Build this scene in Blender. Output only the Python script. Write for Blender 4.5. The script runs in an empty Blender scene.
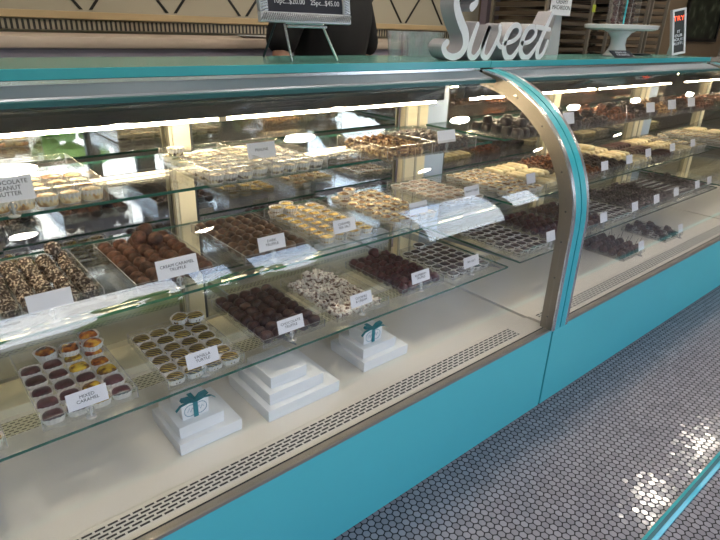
import bpy, bmesh, math, random
from mathutils import Vector, Matrix, noise
random.seed(7)
C = bpy.context.scene.collection
PI = math.pi

# ------------------------------------------------------------------ colour / material helpers
def lin(h):
    h = h.lstrip('#'); v = [int(h[i:i+2], 16)/255 for i in (0, 2, 4)]
    return tuple(x/12.92 if x <= .04045 else ((x+.055)/1.055)**2.4 for x in v) + (1,)

def newmat(name):
    m = bpy.data.materials.new(name); m.use_nodes = True
    nt = m.node_tree; nt.nodes.clear()
    out = nt.nodes.new('ShaderNodeOutputMaterial')
    return m, nt, out

def pbr(name, col, rough=.5, metal=0, noise_amt=0, nscale=20, bump=0, bscale=60, coat=0, spec=.5, emit=None, estr=0, trans=0):
    m, nt, out = newmat(name)
    b = nt.nodes.new('ShaderNodeBsdfPrincipled'); nt.links.new(b.outputs[0], out.inputs[0])
    c = lin(col) if isinstance(col, str) else col
    b.inputs['Base Color'].default_value = c
    b.inputs['Roughness'].default_value = rough; b.inputs['Metallic'].default_value = metal
    b.inputs['Coat Weight'].default_value = coat; b.inputs['Specular IOR Level'].default_value = spec
    tc = nt.nodes.new('ShaderNodeTexCoord')
    if noise_amt:
        n = nt.nodes.new('ShaderNodeTexNoise'); n.inputs['Scale'].default_value = nscale; n.inputs['Detail'].default_value = 3
        nt.links.new(tc.outputs['Object'], n.inputs['Vector'])
        mx = nt.nodes.new('ShaderNodeMix'); mx.data_type = 'RGBA'
        mx.inputs['A'].default_value = tuple(max(0, x*(1-noise_amt)) for x in c[:3])+(1,)
        mx.inputs['B'].default_value = tuple(min(1, x*(1+noise_amt)) for x in c[:3])+(1,)
        nt.links.new(n.outputs['Fac'], mx.inputs['Factor']); nt.links.new(mx.outputs['Result'], b.inputs['Base Color'])
    if bump:
        n = nt.nodes.new('ShaderNodeTexNoise'); n.inputs['Scale'].default_value = bscale; n.inputs['Detail'].default_value = 4
        nt.links.new(tc.outputs['Object'], n.inputs['Vector'])
        bp = nt.nodes.new('ShaderNodeBump'); bp.inputs['Strength'].default_value = bump; bp.inputs['Distance'].default_value = .003
        nt.links.new(n.outputs['Fac'], bp.inputs['Height']); nt.links.new(bp.outputs[0], b.inputs['Normal'])
    if emit:
        b.inputs['Emission Color'].default_value = lin(emit); b.inputs['Emission Strength'].default_value = estr
    if trans: b.inputs['Transmission Weight'].default_value = trans
    return m

def candy(name, cols, scale=120, rough=.45, bump=.6, bscale=250, var=.25, kind='noise', coat=0):
    """mottled or striped confection; cols = [(pos, hex), ...]"""
    m, nt, out = newmat(name)
    b = nt.nodes.new('ShaderNodeBsdfPrincipled'); nt.links.new(b.outputs[0], out.inputs[0])
    b.inputs['Roughness'].default_value = rough; b.inputs['Coat Weight'].default_value = coat
    tc = nt.nodes.new('ShaderNodeTexCoord'); oi = nt.nodes.new('ShaderNodeObjectInfo')
    off = nt.nodes.new('ShaderNodeVectorMath'); off.operation = 'MULTIPLY_ADD'
    off.inputs[1].default_value = (1, 1, 1)
    cmb = nt.nodes.new('ShaderNodeCombineXYZ')
    mm = nt.nodes.new('ShaderNodeMath'); mm.operation = 'MULTIPLY'; mm.inputs[1].default_value = 3.0
    nt.links.new(oi.outputs['Random'], mm.inputs[0])
    for i in range(3): nt.links.new(mm.outputs[0], cmb.inputs[i])
    nt.links.new(tc.outputs['Object'], off.inputs[0]); nt.links.new(cmb.outputs[0], off.inputs[2])
    if kind == 'noise':
        t = nt.nodes.new('ShaderNodeTexNoise'); t.inputs['Detail'].default_value = 2
    else:
        t = nt.nodes.new('ShaderNodeTexWave'); t.bands_direction = 'DIAGONAL' if kind == 'diag' else 'X'
        t.inputs['Distortion'].default_value = 2.5; t.inputs['Detail'].default_value = 1
    t.inputs['Scale'].default_value = scale
    nt.links.new(off.outputs[0], t.inputs['Vector'])
    r = nt.nodes.new('ShaderNodeValToRGB')
    els = r.color_ramp.elements
    while len(els) < len(cols): els.new(.5)
    for e, (p, c) in zip(els, cols): e.position = p; e.color = lin(c)
    nt.links.new(t.outputs['Fac'], r.inputs['Fac'])
    hs = nt.nodes.new('ShaderNodeHueSaturation')
    mr = nt.nodes.new('ShaderNodeMapRange'); mr.inputs['To Min'].default_value = 1-var; mr.inputs['To Max'].default_value = 1+var
    nt.links.new(oi.outputs['Random'], mr.inputs['Value']); nt.links.new(mr.outputs[0], hs.inputs['Value'])
    nt.links.new(r.outputs[0], hs.inputs['Color']); nt.links.new(hs.outputs[0], b.inputs['Base Color'])
    if bump:
        n = nt.nodes.new('ShaderNodeTexNoise'); n.inputs['Scale'].default_value = bscale
        nt.links.new(off.outputs[0], n.inputs['Vector'])
        bp = nt.nodes.new('ShaderNodeBump'); bp.inputs['Strength'].default_value = bump; bp.inputs['Distance'].default_value = .002
        nt.links.new(n.outputs['Fac'], bp.inputs['Height']); nt.links.new(bp.outputs[0], b.inputs['Normal'])
    return m

def thin_glass(name, tint=(1, 1, 1, 1), f0=.04, rough=0, haze=0, refl=(1, 1, 1, 1)):
    m, nt, out = newmat(name)
    tr = nt.nodes.new('ShaderNodeBsdfTransparent'); tr.inputs[0].default_value = tint
    gl = nt.nodes.new('ShaderNodeBsdfGlossy'); gl.inputs['Roughness'].default_value = rough; gl.inputs[0].default_value = refl
    lw = nt.nodes.new('ShaderNodeLayerWeight'); lw.inputs['Blend'].default_value = .5
    pw = nt.nodes.new('ShaderNodeMath'); pw.operation = 'POWER'; pw.inputs[1].default_value = 5
    nt.links.new(lw.outputs['Facing'], pw.inputs[0])
    ma = nt.nodes.new('ShaderNodeMath'); ma.operation = 'MULTIPLY_ADD'; ma.inputs[1].default_value = 1-f0; ma.inputs[2].default_value = f0
    nt.links.new(pw.outputs[0], ma.inputs[0])
    base = tr.outputs[0]
    if haze:
        df = nt.nodes.new('ShaderNodeBsdfDiffuse'); df.inputs[0].default_value = (.9, .9, .9, 1)
        mz = nt.nodes.new('ShaderNodeMixShader'); mz.inputs[0].default_value = haze
        nt.links.new(tr.outputs[0], mz.inputs[1]); nt.links.new(df.outputs[0], mz.inputs[2]); base = mz.outputs[0]
    mx = nt.nodes.new('ShaderNodeMixShader')
    nt.links.new(ma.outputs[0], mx.inputs[0]); nt.links.new(base, mx.inputs[1]); nt.links.new(gl.outputs[0], mx.inputs[2])
    nt.links.new(mx.outputs[0], out.inputs[0])
    return m

def emis(name, col, s):
    m, nt, out = newmat(name)
    e = nt.nodes.new('ShaderNodeEmission'); e.inputs[0].default_value = lin(col); e.inputs[1].default_value = s
    nt.links.new(e.outputs[0], out.inputs[0]); return m

def grille_mat(name, base, slot, bw, rh, mortar, offs=.5):
    m, nt, out = newmat(name)
    b = nt.nodes.new('ShaderNodeBsdfPrincipled'); nt.links.new(b.outputs[0], out.inputs[0]); b.inputs['Roughness'].default_value = .35
    tc = nt.nodes.new('ShaderNodeTexCoord'); br = nt.nodes.new('ShaderNodeTexBrick')
    nt.links.new(tc.outputs['Object'], br.inputs['Vector'])
    br.offset = offs; br.inputs['Scale'].default_value = 1; br.inputs['Brick Width'].default_value = bw
    br.inputs['Row Height'].default_value = rh; br.inputs['Mortar Size'].default_value = mortar; br.inputs['Mortar Smooth'].default_value = .1
    br.inputs['Color1'].default_value = lin(slot); br.inputs['Color2'].default_value = lin(slot); br.inputs['Mortar'].default_value = lin(base)
    nt.links.new(br.outputs['Color'], b.inputs['Base Color']); return m

def hex_floor():
    m, nt, out = newmat('hexagon_tiles'); N = nt.nodes.new; L = nt.links.new
    b = N('ShaderNodeBsdfPrincipled'); L(b.outputs[0], out.inputs[0])
    tc = N('ShaderNodeTexCoord')
    def vm(op, a, bb=None, sc=None):
        n = N('ShaderNodeVectorMath'); n.operation = op
        for i, v in enumerate((a, bb)):
            if v is None: continue
            if isinstance(v, tuple): n.inputs[i].default_value = v
            else: L(v, n.inputs[i])
        if sc is not None: n.inputs['Scale'].default_value = sc
        return n
    def mt(op, a, bb=None, cc=None):
        n = N('ShaderNodeMath'); n.operation = op
        for i, v in enumerate((a, bb, cc)):
            if v is None: continue
            if isinstance(v, (int, float)): n.inputs[i].default_value = v
            else: L(v, n.inputs[i])
        return n.outputs[0]
    S = .0232; R = (1, math.sqrt(3), 1); H = (.5, math.sqrt(3)/2, .5)
    p0 = vm('MULTIPLY', tc.outputs['Object'], (1/S, 1/S, 0)); p = vm('ADD', p0.outputs[0], (1000, 1000*math.sqrt(3), 0)).outputs[0]
    a = vm('SUBTRACT', vm('MODULO', p, R).outputs[0], H).outputs[0]
    q = vm('SUBTRACT', p, H).outputs[0]
    c = vm('SUBTRACT', vm('MODULO', q, R).outputs[0], H).outputs[0]
    def flat(v): return vm('MULTIPLY', v, (1, 1, 0)).outputs[0]
    a, c = flat(a), flat(c)
    la = vm('LENGTH', a).outputs['Value']; lc = vm('LENGTH', c).outputs['Value']
    sel = mt('LESS_THAN', lc, la)
    mx = N('ShaderNodeMix'); mx.data_type = 'VECTOR'; L(sel, mx.inputs['Factor']); L(a, mx.inputs[4]); L(c, mx.inputs[5]); g = mx.outputs[1]
    idv = vm('SUBTRACT', flat(p), g).outputs[0]
    idr = vm('SNAP', vm('ADD', idv, (.13, .13, 0)).outputs[0], (.25, .25, 1)).outputs[0]
    ab = vm('ABSOLUTE', g).outputs[0]; sp = N('ShaderNodeSeparateXYZ'); L(ab, sp.inputs[0])
    d = mt('MAXIMUM', sp.outputs[0], mt('ADD', mt('MULTIPLY', sp.outputs[0], .5), mt('MULTIPLY', sp.outputs[1], .8660254)))
    ln = vm('LENGTH', g).outputs['Value']; d = mt('MAXIMUM', d, mt('MULTIPLY', ln, .93))
    mr = N('ShaderNodeMapRange'); mr.interpolation_type = 'SMOOTHSTEP'
    mr.inputs['From Min'].default_value = .412; mr.inputs['From Max'].default_value = .442
    mr.inputs['To Min'].default_value = 1; mr.inputs['To Max'].default_value = 0; L(d, mr.inputs['Value']); mask = mr.outputs[0]
    wn = N('ShaderNodeTexWhiteNoise'); wn.noise_dimensions = '3D'; L(idr, wn.inputs['Vector'])
    mr2 = N('ShaderNodeMapRange'); mr2.inputs['To Min'].default_value = .86; mr2.inputs['To Max'].default_value = 1.12; L(wn.outputs['Value'], mr2.inputs['Value'])
    tile = vm('SCALE', lin('#928e96')[:3]); L(mr2.outputs[0], tile.inputs['Scale'])
    cm = N('ShaderNodeMix'); cm.data_type = 'RGBA'; L(mask, cm.inputs['Factor']); cm.inputs['A'].default_value = lin('#131116'); L(tile.outputs[0], cm.inputs['B'])
    L(cm.outputs['Result'], b.inputs['Base Color'])
    rg = N('ShaderNodeMapRange'); rg.inputs['To Min'].default_value = .8; rg.inputs['To Max'].default_value = .13; L(mask, rg.inputs['Value']); L(rg.outputs[0], b.inputs['Roughness'])
    off = vm('SUBTRACT', wn.outputs['Color'], (.5, .5, .5)).outputs[0]
    off = vm('MULTIPLY', off, (.036, .036, 0)).outputs[0]
    nn = vm('NORMALIZE', vm('ADD', off, (0, 0, 1)).outputs[0]).outputs[0]
    bp = N('ShaderNodeBump'); bp.inputs['Strength'].default_value = .5; bp.inputs['Distance'].default_value = .001
    L(mask, bp.inputs['Height']); L(nn, bp.inputs['Normal']); L(bp.outputs[0], b.inputs['Normal'])
    return m

M = {}
M['teal'] = pbr('teal_laminate', '#5ac6cc', .38, noise_amt=.03, nscale=3)
M['teal_top'] = pbr('teal_counter_laminate', '#5b928b', .2, noise_amt=.03, nscale=3)
M['teal_edge'] = pbr('teal_edge_trim', '#3fb9c6', .3, coat=.4)
M['teal_dim'] = pbr('dark_teal_gasket', '#1d5f64', .4)
M['black_gap'] = pbr('dark_joint', '#0c1416', .6)
M['steel'] = pbr('brushed_steel', '#a89f94', .35, .6, noise_amt=.08, nscale=6)
M['steel_dark'] = pbr('dull_steel', '#8d94a0', .38, .8, noise_amt=.08, nscale=6)
M['chrome'] = pbr('polished_trim', '#dfe2e6', .22, .9)
M['tan_steel'] = pbr('brushed_tan_metal', '#9b9286', .42, .8, noise_amt=.05, nscale=8)
M['cream'] = pbr('cream_enamel', '#e6dcc0', .45)
M['deck'] = pbr('white_deck_enamel', '#e0dad0', .32, noise_amt=.03, nscale=5)
M['front_grille'] = grille_mat('slotted_white_grille', '#d8d5ce', '#1d1a18', .026, .0112, .0028)
M['rear_grille'] = grille_mat('rear_slotted_grille', '#d6cfae', '#4b4430', .018, .011, .0035)
M['dark'] = pbr('dark_canopy', '#1b1e20', .55)
M['dim'] = pbr('dark_grey_metal', '#3b4046', .35, .6)
M['daylight_refl'] = pbr('pale_blue_daylight_reflection', '#a9bdd8', .3)  # daylight reflection painted as a flat pale blue
M['mirror'] = pbr('mirror_backing', (.50, .50, .47, 1), .02, 1)
M['glass'] = thin_glass('clear_glass', (.995, .998, .997, 1), .036)
M['shelf_glass'] = thin_glass('shelf_glass', (.985, .994, .989, 1), .055)
M['edge'] = pbr('green_glass_edge', '#1c5a49', .15, coat=.5, spec=.8)
M['acrylic'] = thin_glass('clear_acrylic', (.97, .97, .96, 1), .05, .03, .03)
M['acrylic_rim'] = thin_glass('acrylic_rim', (.8, .8, .76, 1), .25, .2, .45)
M['led'] = emis('warm_white_light_tube', '#ffe9c2', 95)
M['paper'] = pbr('white_liner_paper', '#e9e6e2', .7, bump=.1)
M['card'] = pbr('white_card', '#eceaf0', .5)
M['ink'] = pbr('dark_ink', '#22202a', .6)
M['box'] = pbr('white_box_board', '#eeeeee', .5, noise_amt=.015)
M['ribbon'] = pbr('teal_ribbon', '#12808c', .35)
M['logo'] = pbr('blue_print', '#5f8fa6', .6)
M['sign_white'] = pbr('white_painted_wood', '#fbfbff', .45)
M['sign_side'] = pbr('grey_painted_wood', '#aeabb0', .6, noise_amt=.05)
M['slate'] = pbr('chalkboard_slate', '#1d1f2e', .6, noise_amt=.2, nscale=15)
M['silver_frame'] = pbr('silver_beaded_frame', '#c6c6cc', .35, .3)
M['wall'] = pbr('beige_wall_paint', '#aea796', .7, noise_amt=.04, nscale=2)
M['wall_brown'] = pbr('taupe_wall_paint', '#84725d', .75, noise_amt=.04, nscale=2)
M['wall_grey'] = pbr('grey_wall_paint', '#8f8880', .8)
M['wood'] = pbr('light_wood_trim', '#baa480', .5, noise_amt=.15, nscale=8)
M['beige_top'] = pbr('beige_counter_top', '#c9b7a8', .4)
M['mauve'] = pbr('mauve_cabinet_paint', '#948c9c', .5)
M['vent'] = grille_mat('barred_vent', '#a49a88', '#242126', .0225, .061119, .0062, 0)
M['ceil'] = pbr('white_ceiling_paint', '#c8c4bb', .8)
M['lamp'] = emis('ceiling_lamp_glow', '#fff3e0', 90)
M['lav'] = pbr('lavender_post', '#a094a2', .6)
M['rack'] = pbr('rack_aluminium', '#9d968c', .4, .7)
M['pan'] = pbr('dark_sheet_pan', '#3a2f2a', .45, .3)
M['pan_rim'] = pbr('sheet_pan_rim', '#6b6054', .4, .6)
M['pic'] = candy('dark_landscape_print', [(.35, '#10140f'), (.55, '#2b3527'), (.75, '#6d7466')], 6, .5, 0, var=0)
M['black'] = pbr('black_frame_paint', '#0c0b0d', .4)
M['skin'] = pbr('skin', '#b98a73', .5, noise_amt=.04)
M['black_cloth'] = pbr('black_shirt_cloth', '#0c0b0e', .9, bump=.2, bscale=300)
M['jeans'] = pbr('dark_trouser_cloth', '#1f2230', .9)
M['hair'] = pbr('dark_brown_hair', '#2c1d14', .6, bump=.4, bscale=200)
M['eye'] = pbr('eye_white', '#eeeeee', .2)
M['lip'] = pbr('lip_skin', '#9a5a50', .5)
M['ceramic'] = pbr('white_glazed_ceramic', '#e9eaec', .18, coat=.5)
M['red_led'] = emis('orange_red_sign_letters', '#ff5a3a', 2.2)
M['white_led'] = pbr('pale_sign_letters', '#dfe4f0', .5)
M['greenpaper'] = pbr('lime_paper_tag', '#b9c43c', .6)
M['floor'] = hex_floor()
M['ground'] = pbr('pale_pavement', '#a7a59f', .9, noise_amt=.1)
M['leaf'] = pbr('tree_leaves', '#8aa348', .8, noise_amt=.5, nscale=4)
M['bark'] = pbr('tree_bark', '#5a4a3c', .9)
M['facade'] = pbr('pale_stucco', '#c9bda6', .9)
M['carpaint'] = pbr('dark_blue_car_paint', '#2d3746', .25, .3, coat=.6)
M['cupplastic'] = thin_glass('clear_plastic', (.93, .93, .95, 1), .16, .05, .08)
# confection
M['cocoa'] = candy('cocoa_dusted_chocolate', [(.3, '#391f14'), (.7, '#633c28')], 90, .75, .5)
M['dark_truf'] = candy('dark_truffle_chocolate', [(.3, '#2b1917'), (.7, '#4d2d28')], 60, .5, .4, var=.35)
M['red_truf'] = candy('burgundy_dark_chocolate', [(.3, '#281214'), (.72, '#54242b')], 70, .4, .5, var=.35)
M['tan_truf'] = candy('milk_brown_truffle', [(.3, '#2f1c14'), (.75, '#6b4b36')], 70, .5, .4)
M['nutty'] = candy('white_flecked_chocolate', [(.40, '#33221a'), (.52, '#5a4335'), (.62, '#cdbfae')], 170, .5, .9)
M['plum'] = candy('plum_dark_chocolate', [(.3, '#30191e'), (.7, '#5b3238')], 60, .28, .1, coat=.3)
M['amber'] = candy('amber_swirl_chocolate', [(.38, '#5a2418'), (.52, '#a35d26'), (.66, '#c79a3a')], 55, .25, .1, coat=.3)
M['yellow_swirl'] = candy('yellow_swirl_chocolate', [(.4, '#6e4a1c'), (.5, '#c29a26'), (.7, '#d9bf4a')], 55, .25, .1, coat=.3)
M['striped'] = candy('gold_striped_chocolate', [(.5, '#2d1c12'), (.66, '#6b4f25'), (.80, '#b09b4e')], 55, .35, .1, kind='diag')
M['bark_white'] = candy('white_nut_bark', [(.36, '#5d4238'), (.43, '#b59c8a'), (.50, '#efe7dc')], 80, .6, .8, bscale=200)
M['dark_sq'] = candy('dark_square_chocolate', [(.3, '#241a19'), (.7, '#46332e')], 60, .3, .15)
M['brown_sq'] = candy('brown_white_striped_chocolate', [(.45, '#5b3424'), (.6, '#8c5a3e'), (.72, '#e6d9c4')], 42, .4, .1, kind='diag')
M['lemon'] = candy('lemon_caramel_cup', [(.36, '#6f5420'), (.5, '#c9a23a'), (.64, '#ecd98a')], 85, .45, .4)
M['cream_cup'] = candy('cream_cup_with_brown_swirl', [(.42, '#7a5334'), (.5, '#cbb081'), (.58, '#ede0bd')], 65, .45, .3)
M['drizzle_cup'] = candy('white_cup_with_dark_drizzle', [(.42, '#33261a'), (.50, '#8f7848'), (.58, '#e6dcbd')], 75, .45, .3)
M['peach'] = candy('peach_butter_cup', [(.34, '#7d4c22'), (.44, '#c99a55'), (.54, '#f3e2b8')], 45, .45, .3)
M['nut_top'] = candy('golden_nut_cluster', [(.35, '#4b2f1c'), (.5, '#93683c'), (.65, '#d7bb86')], 110, .6, .9)
M['brown_clu'] = candy('brown_nut_cluster', [(.35, '#3c1f12'), (.55, '#7c4423'), (.75, '#b8794a')], 100, .5, .9)
M['dark_clu'] = candy('dark_nut_cluster', [(.35, '#1c1210'), (.6, '#3f2820'), (.8, '#7d5b43')], 100, .5, .9)
M['grey_clu'] = candy('dusty_dark_cluster', [(.35, '#28201f'), (.55, '#5a4c4a'), (.72, '#a89a98')], 110, .6, .9)
M['cream_bar'] = candy('cream_white_chocolate', [(.3, '#d3bd8c'), (.7, '#f0e4c2')], 50, .45, .2)
M['choc_side'] = pbr('plain_dark_chocolate', '#2f1c16', .4)
M['stem'] = pbr('cherry_stem', '#2a1c14', .7)

# ------------------------------------------------------------------ mesh helpers
class MB:
    def __init__(s): s.bm = bmesh.new()
    def box(s, x0, x1, y0, y1, z0, z1, mi=0, bev=0):
        vs = [s.bm.verts.new((x, y, z)) for x in (x0, x1) for y in (y0, y1) for z in (z0, z1)]
        fs = []
        for idx in ((0,1,3,2),(4,6,7,5),(0,4,5,1),(2,3,7,6),(0,2,6,4),(1,5,7,3)):
            f = s.bm.faces.new([vs[i] for i in idx]); f.material_index = mi; fs.append(f)
        if bev:
            es = list({e for f in fs for e in f.edges})
            bmesh.ops.bevel(s.bm, geom=es, offset=bev, segments=2, affect='EDGES', profile=.6)
        return s
    def prism(s, prof, a, b, axis='X', mi=0, capmi=None):
        """prof: list of 2D points (closed). X: (y,z); Y: (x,z); Z: (x,y)"""
        def P(u, v, t): return {'X': (t, u, v), 'Y': (u, t, v), 'Z': (u, v, t)}[axis]
        A = [s.bm.verts.new(P(u, v, a)) for u, v in prof]; B = [s.bm.verts.new(P(u, v, b)) for u, v in prof]
        n = len(prof)
        for i in range(n):
            f = s.bm.faces.new((A[i], A[(i+1) % n], B[(i+1) % n], B[i])); f.material_index = mi
        for L_ in (A[::-1], B):
            f = s.bm.faces.new(L_); f.material_index = mi if capmi is None else capmi
        return s
    def strip(s, outer, inner, a, b, mi=0, rim=None):
        """band between two open profiles in (y,z), extruded along X"""
        n = len(outer)
        r = [[s.bm.verts.new((x, y, z)) for y, z in pr] for x in (a, b) for pr in (outer, inner)]
        Ao, Ai, Bo, Bi = r
        rm = mi if rim is None else rim
        for i in range(n-1):
            for q, k in (((Ao[i], Ao[i+1], Bo[i+1], Bo[i]), mi), ((Ai[i], Bi[i], Bi[i+1], Ai[i+1]), mi), ((Ao[i], Ai[i], Ai[i+1], Ao[i+1]), rm), ((Bo[i], Bo[i+1], Bi[i+1], Bi[i]), rm)):
                s.bm.faces.new(q).material_index = k
        s.bm.faces.new((Ao[0], Bo[0], Bi[0], Ai[0])).material_index = rm
        s.bm.faces.new((Ao[-1], Ai[-1], Bi[-1], Bo[-1])).material_index = rm
        return s
    def lathe(s, prof, n=24, cx=0, cy=0, mi=0, wob=0, sup=None, sx=1, sy=1):
        """prof list of (r,z); wob = fluting fraction; sup = superellipse exponent"""
        rings = []
        for r, z in prof:
            if r < 1e-6: rings.append([s.bm.verts.new((cx, cy, z))]); continue
            ring = []
            for k in range(n):
                a = 2*PI*k/n; c, d = math.cos(a), math.sin(a); rr = r
                if wob and k % 2: rr = r*(1-wob)
                if sup: rr *= (abs(c)**sup+abs(d)**sup)**(-1/sup)
                ring.append(s.bm.verts.new((cx+rr*c*sx, cy+rr*d*sy, z)))
            rings.append(ring)
        for A, B in zip(rings, rings[1:]):
            for k in range(n):
                if len(A) == 1 and len(B) == 1: break
                if len(A) == 1: q = (A[0], B[(k+1) % n], B[k])
                elif len(B) == 1: q = (A[k], A[(k+1) % n], B[0])
                else: q = (A[k], A[(k+1) % n], B[(k+1) % n], B[k])
                s.bm.faces.new(q).material_index = mi
        return s
    def tube(s, pts, r, n=8, mi=0, closed=False):
        pts = [Vector(p) for p in pts]; rings = []; N = len(pts)
        for i, p in enumerate(pts):
            if closed: t = pts[(i+1) % N]-pts[i-1]
            else: t = pts[min(i+1, N-1)]-pts[max(i-1, 0)]
            t.normalize(); u = t.cross(Vector((0, 0, 1)));
            if u.length < .05: u = t.cross(Vector((0, 1, 0)))
            u.normalize(); v = t.cross(u); rr = r[i] if isinstance(r, (list, tuple)) else r
            rings.append([s.bm.verts.new(p+(u*math.cos(2*PI*k/n)+v*math.sin(2*PI*k/n))*rr) for k in range(n)])
        for i in range(N if closed else N-1):
            A, B = rings[i], rings[(i+1) % N]
            for k in range(n): s.bm.faces.new((A[k], A[(k+1) % n], B[(k+1) % n], B[k])).material_index = mi
        if not closed:
            s.bm.faces.new(rings[0][::-1]).material_index = mi; s.bm.faces.new(rings[-1]).material_index = mi
        return s
    def ball(s, c, r, sub=2, mi=0, amp=0, fr=60, sc=(1, 1, 1), seed=0):
        res = bmesh.ops.create_icosphere(s.bm, subdivisions=sub, radius=1)
        vs = res['verts']
        for v in vs:
            d = 1+amp*noise.noise(v.co*fr+Vector((seed*3.1, seed*1.7, seed)))
            v.co = Vector((v.co.x*sc[0], v.co.y*sc[1], v.co.z*sc[2]))*r*d+Vector(c)
        for f in {f for v in vs for f in v.link_faces}: f.material_index = mi
        return s
    def done(s, name, mats, parent=None, loc=(0, 0, 0), rot=(0, 0, 0), smooth=False, recalc=True):
        if recalc: bmesh.ops.recalc_face_normals(s.bm, faces=s.bm.faces[:])
        me = bpy.data.meshes.new(name); s.bm.to_mesh(me); s.bm.free()
        for m in (mats if isinstance(mats, (list, tuple)) else [mats]): me.materials.append(m)
        if smooth:
            for p in me.polygons: p.use_smooth = True
            if smooth != 'all':
                me.set_sharp_from_angle(angle=math.radians(40))
        o = bpy.data.objects.new(name, me); C.objects.link(o); o.location = loc; o.rotation_euler = rot
        if parent: o.parent = parent
        return o

def tag(o, label=None, cat=None, group=None, kind=None):
    if label and len(label.split()) > 16: print('LONG', label)
    if label: o['label'] = label
    if cat: o['category'] = cat
    if group: o['group'] = group
    if kind: o['kind'] = kind
    return o
def empty(name, loc, label, cat, group=None, rot=(0, 0, 0)):
    o = bpy.data.objects.new(name, None); C.objects.link(o); o.location = loc; o.rotation_euler = rot; o.empty_display_size = .05
    return tag(o, label, cat, group)
def struct(name, mb, m, **k):
    return tag(mb.done(name, m, **k), kind='structure')
def copytree(o, loc, rot=None, label=None, group=None, scale=None):
    r = o.copy(); C.objects.link(r); r.location = loc
    if rot is not None: r.rotation_euler = rot
    if scale: r.scale = (scale,)*3
    if label: r['label'] = label
    if group: r['group'] = group
    for ch in o.children:
        c = ch.copy(); C.objects.link(c); c.parent = r
        for g in ch.children:
            d = g.copy(); C.objects.link(d); d.parent = c
    return r

def text_mesh(name, s, size, mat, parent=None, loc=(0, 0, 0), rot=(PI/2, 0, 0), depth=.0003, shear=0, align='CENTER', spacing=1):
    cu = bpy.data.curves.new(name, 'FONT'); cu.body = s; cu.size = size; cu.extrude = depth
    cu.align_x = align; cu.align_y = 'CENTER'; cu.resolution_u = 2; cu.shear = shear; cu.space_line = .95; cu.space_character = spacing
    t = bpy.data.objects.new(name+'_tmp', cu); C.objects.link(t)
    dg = bpy.context.evaluated_depsgraph_get(); dg.update()
    me = bpy.data.meshes.new_from_object(t.evaluated_get(dg)); me.name = name
    bpy.data.objects.remove(t); bpy.data.curves.remove(cu)
    me.materials.clear(); me.materials.append(mat)
    o = bpy.data.objects.new(name, me); C.objects.link(o); o.location = loc; o.rotation_euler = rot
    if parent: o.parent = parent
    return o

# ------------------------------------------------------------------ camera
cam_d = bpy.data.cameras.new('camera'); cam = bpy.data.objects.new('camera', cam_d); C.objects.link(cam)
cam_d.sensor_width = 36; cam_d.sensor_fit = 'HORIZONTAL'; cam_d.lens = 560/720*36; cam_d.clip_start = .02
r_ = Vector((0.76542298, -0.6427985, 0.03062267)); u_ = Vector((0.23421068, 0.32258091, 0.91710791)); f_ = Vector((0.59939387, 0.69480331, -0.39746112))
mw = Matrix(((r_.x, u_.x, -f_.x, -1.7180), (r_.y, u_.y, -f_.y, -.8891), (r_.z, u_.z, -f_.z, 1.3150), (0, 0, 0, 1)))
cam.matrix_world = mw
bpy.context.scene.camera = cam

# ------------------------------------------------------------------ room shell
XL, XR, YF, YB, ZC = -4.0, 7.2, -2.4, 2.2, 2.8
struct('floor', MB().box(XL, XR, YF, YB, -.05, 0), M['floor'])
struct('ceiling', MB().box(XL, XR, YF, YB, ZC, ZC+.05), M['ceil'])
struct('wall_back', MB().box(XL, 2.08, YB, YB+.1, 0, ZC), M['wall'])
struct('wall_back_right', MB().box(2.08, XR, YB, YB+.1, 0, ZC), M['wall_brown'])
struct('trim_1', MB().box(2.10, 2.26, YB-.06, YB+.02, 0, ZC, bev=.004), M['lav'])
struct('wall_left', MB().box(XL-.1, XL, YF, YB+.1, 0, ZC), M['wall_grey'])
struct('wall_right', MB().box(XR, XR+.1, YF, YB+.1, 0, ZC), M['wall_grey'])
struct('trim_2', MB().box(XL, 2.08, YB-.05, YB, 1.31, 1.343, bev=.004), M['wood'])
WIN = [(-3.2, -.45, 1.03, 1.84), (-.39, -.06, 1.03, 1.84), (.05, .66, 1.03, 1.84), (1.66, 2.86, .68, 2.18), (2.94, 3.55, 1.12, 1.76)]
mb = MB(); px = XL
for (a, b, z0, z1) in WIN:
    mb.box(px, a, YF-.12, YF, 0, ZC); mb.box(a, b, YF-.12, YF, 0, z0); mb.box(a, b, YF-.12, YF, z1, ZC); px = b
mb.box(px, XR, YF-.12, YF, 0, ZC)
struct('wall_front', mb, M['wall_grey'])
for i, (a, b, z0, z1) in enumerate(WIN):
    fr = MB()
    for q in ((a, a+.02, z0, z1), (b-.02, b, z0, z1), (a, b, z0, z0+.02), (a, b, z1-.02, z1)): fr.box(q[0], q[1], YF-.09, YF-.03, q[2], q[3])
    w = struct(f'window_{i+1}', fr, M['dim'])
    MB().box(a+.02, b-.02, YF-.066, YF-.060, z0+.02, z1-.02).done('pane', M['glass'], w)
    ld = bpy.data.lights.new('daylight_portal', 'AREA'); ld.shape = 'RECTANGLE'; ld.size = b-a; ld.size_y = z1-z0
    lo = bpy.data.objects.new('daylight_portal', ld); C.objects.link(lo); lo.location = ((a+b)/2, YF-.13, (z0+z1)/2); lo.rotation_euler = (PI/2, 0, 0)
    ld.cycles.is_portal = True
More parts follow.
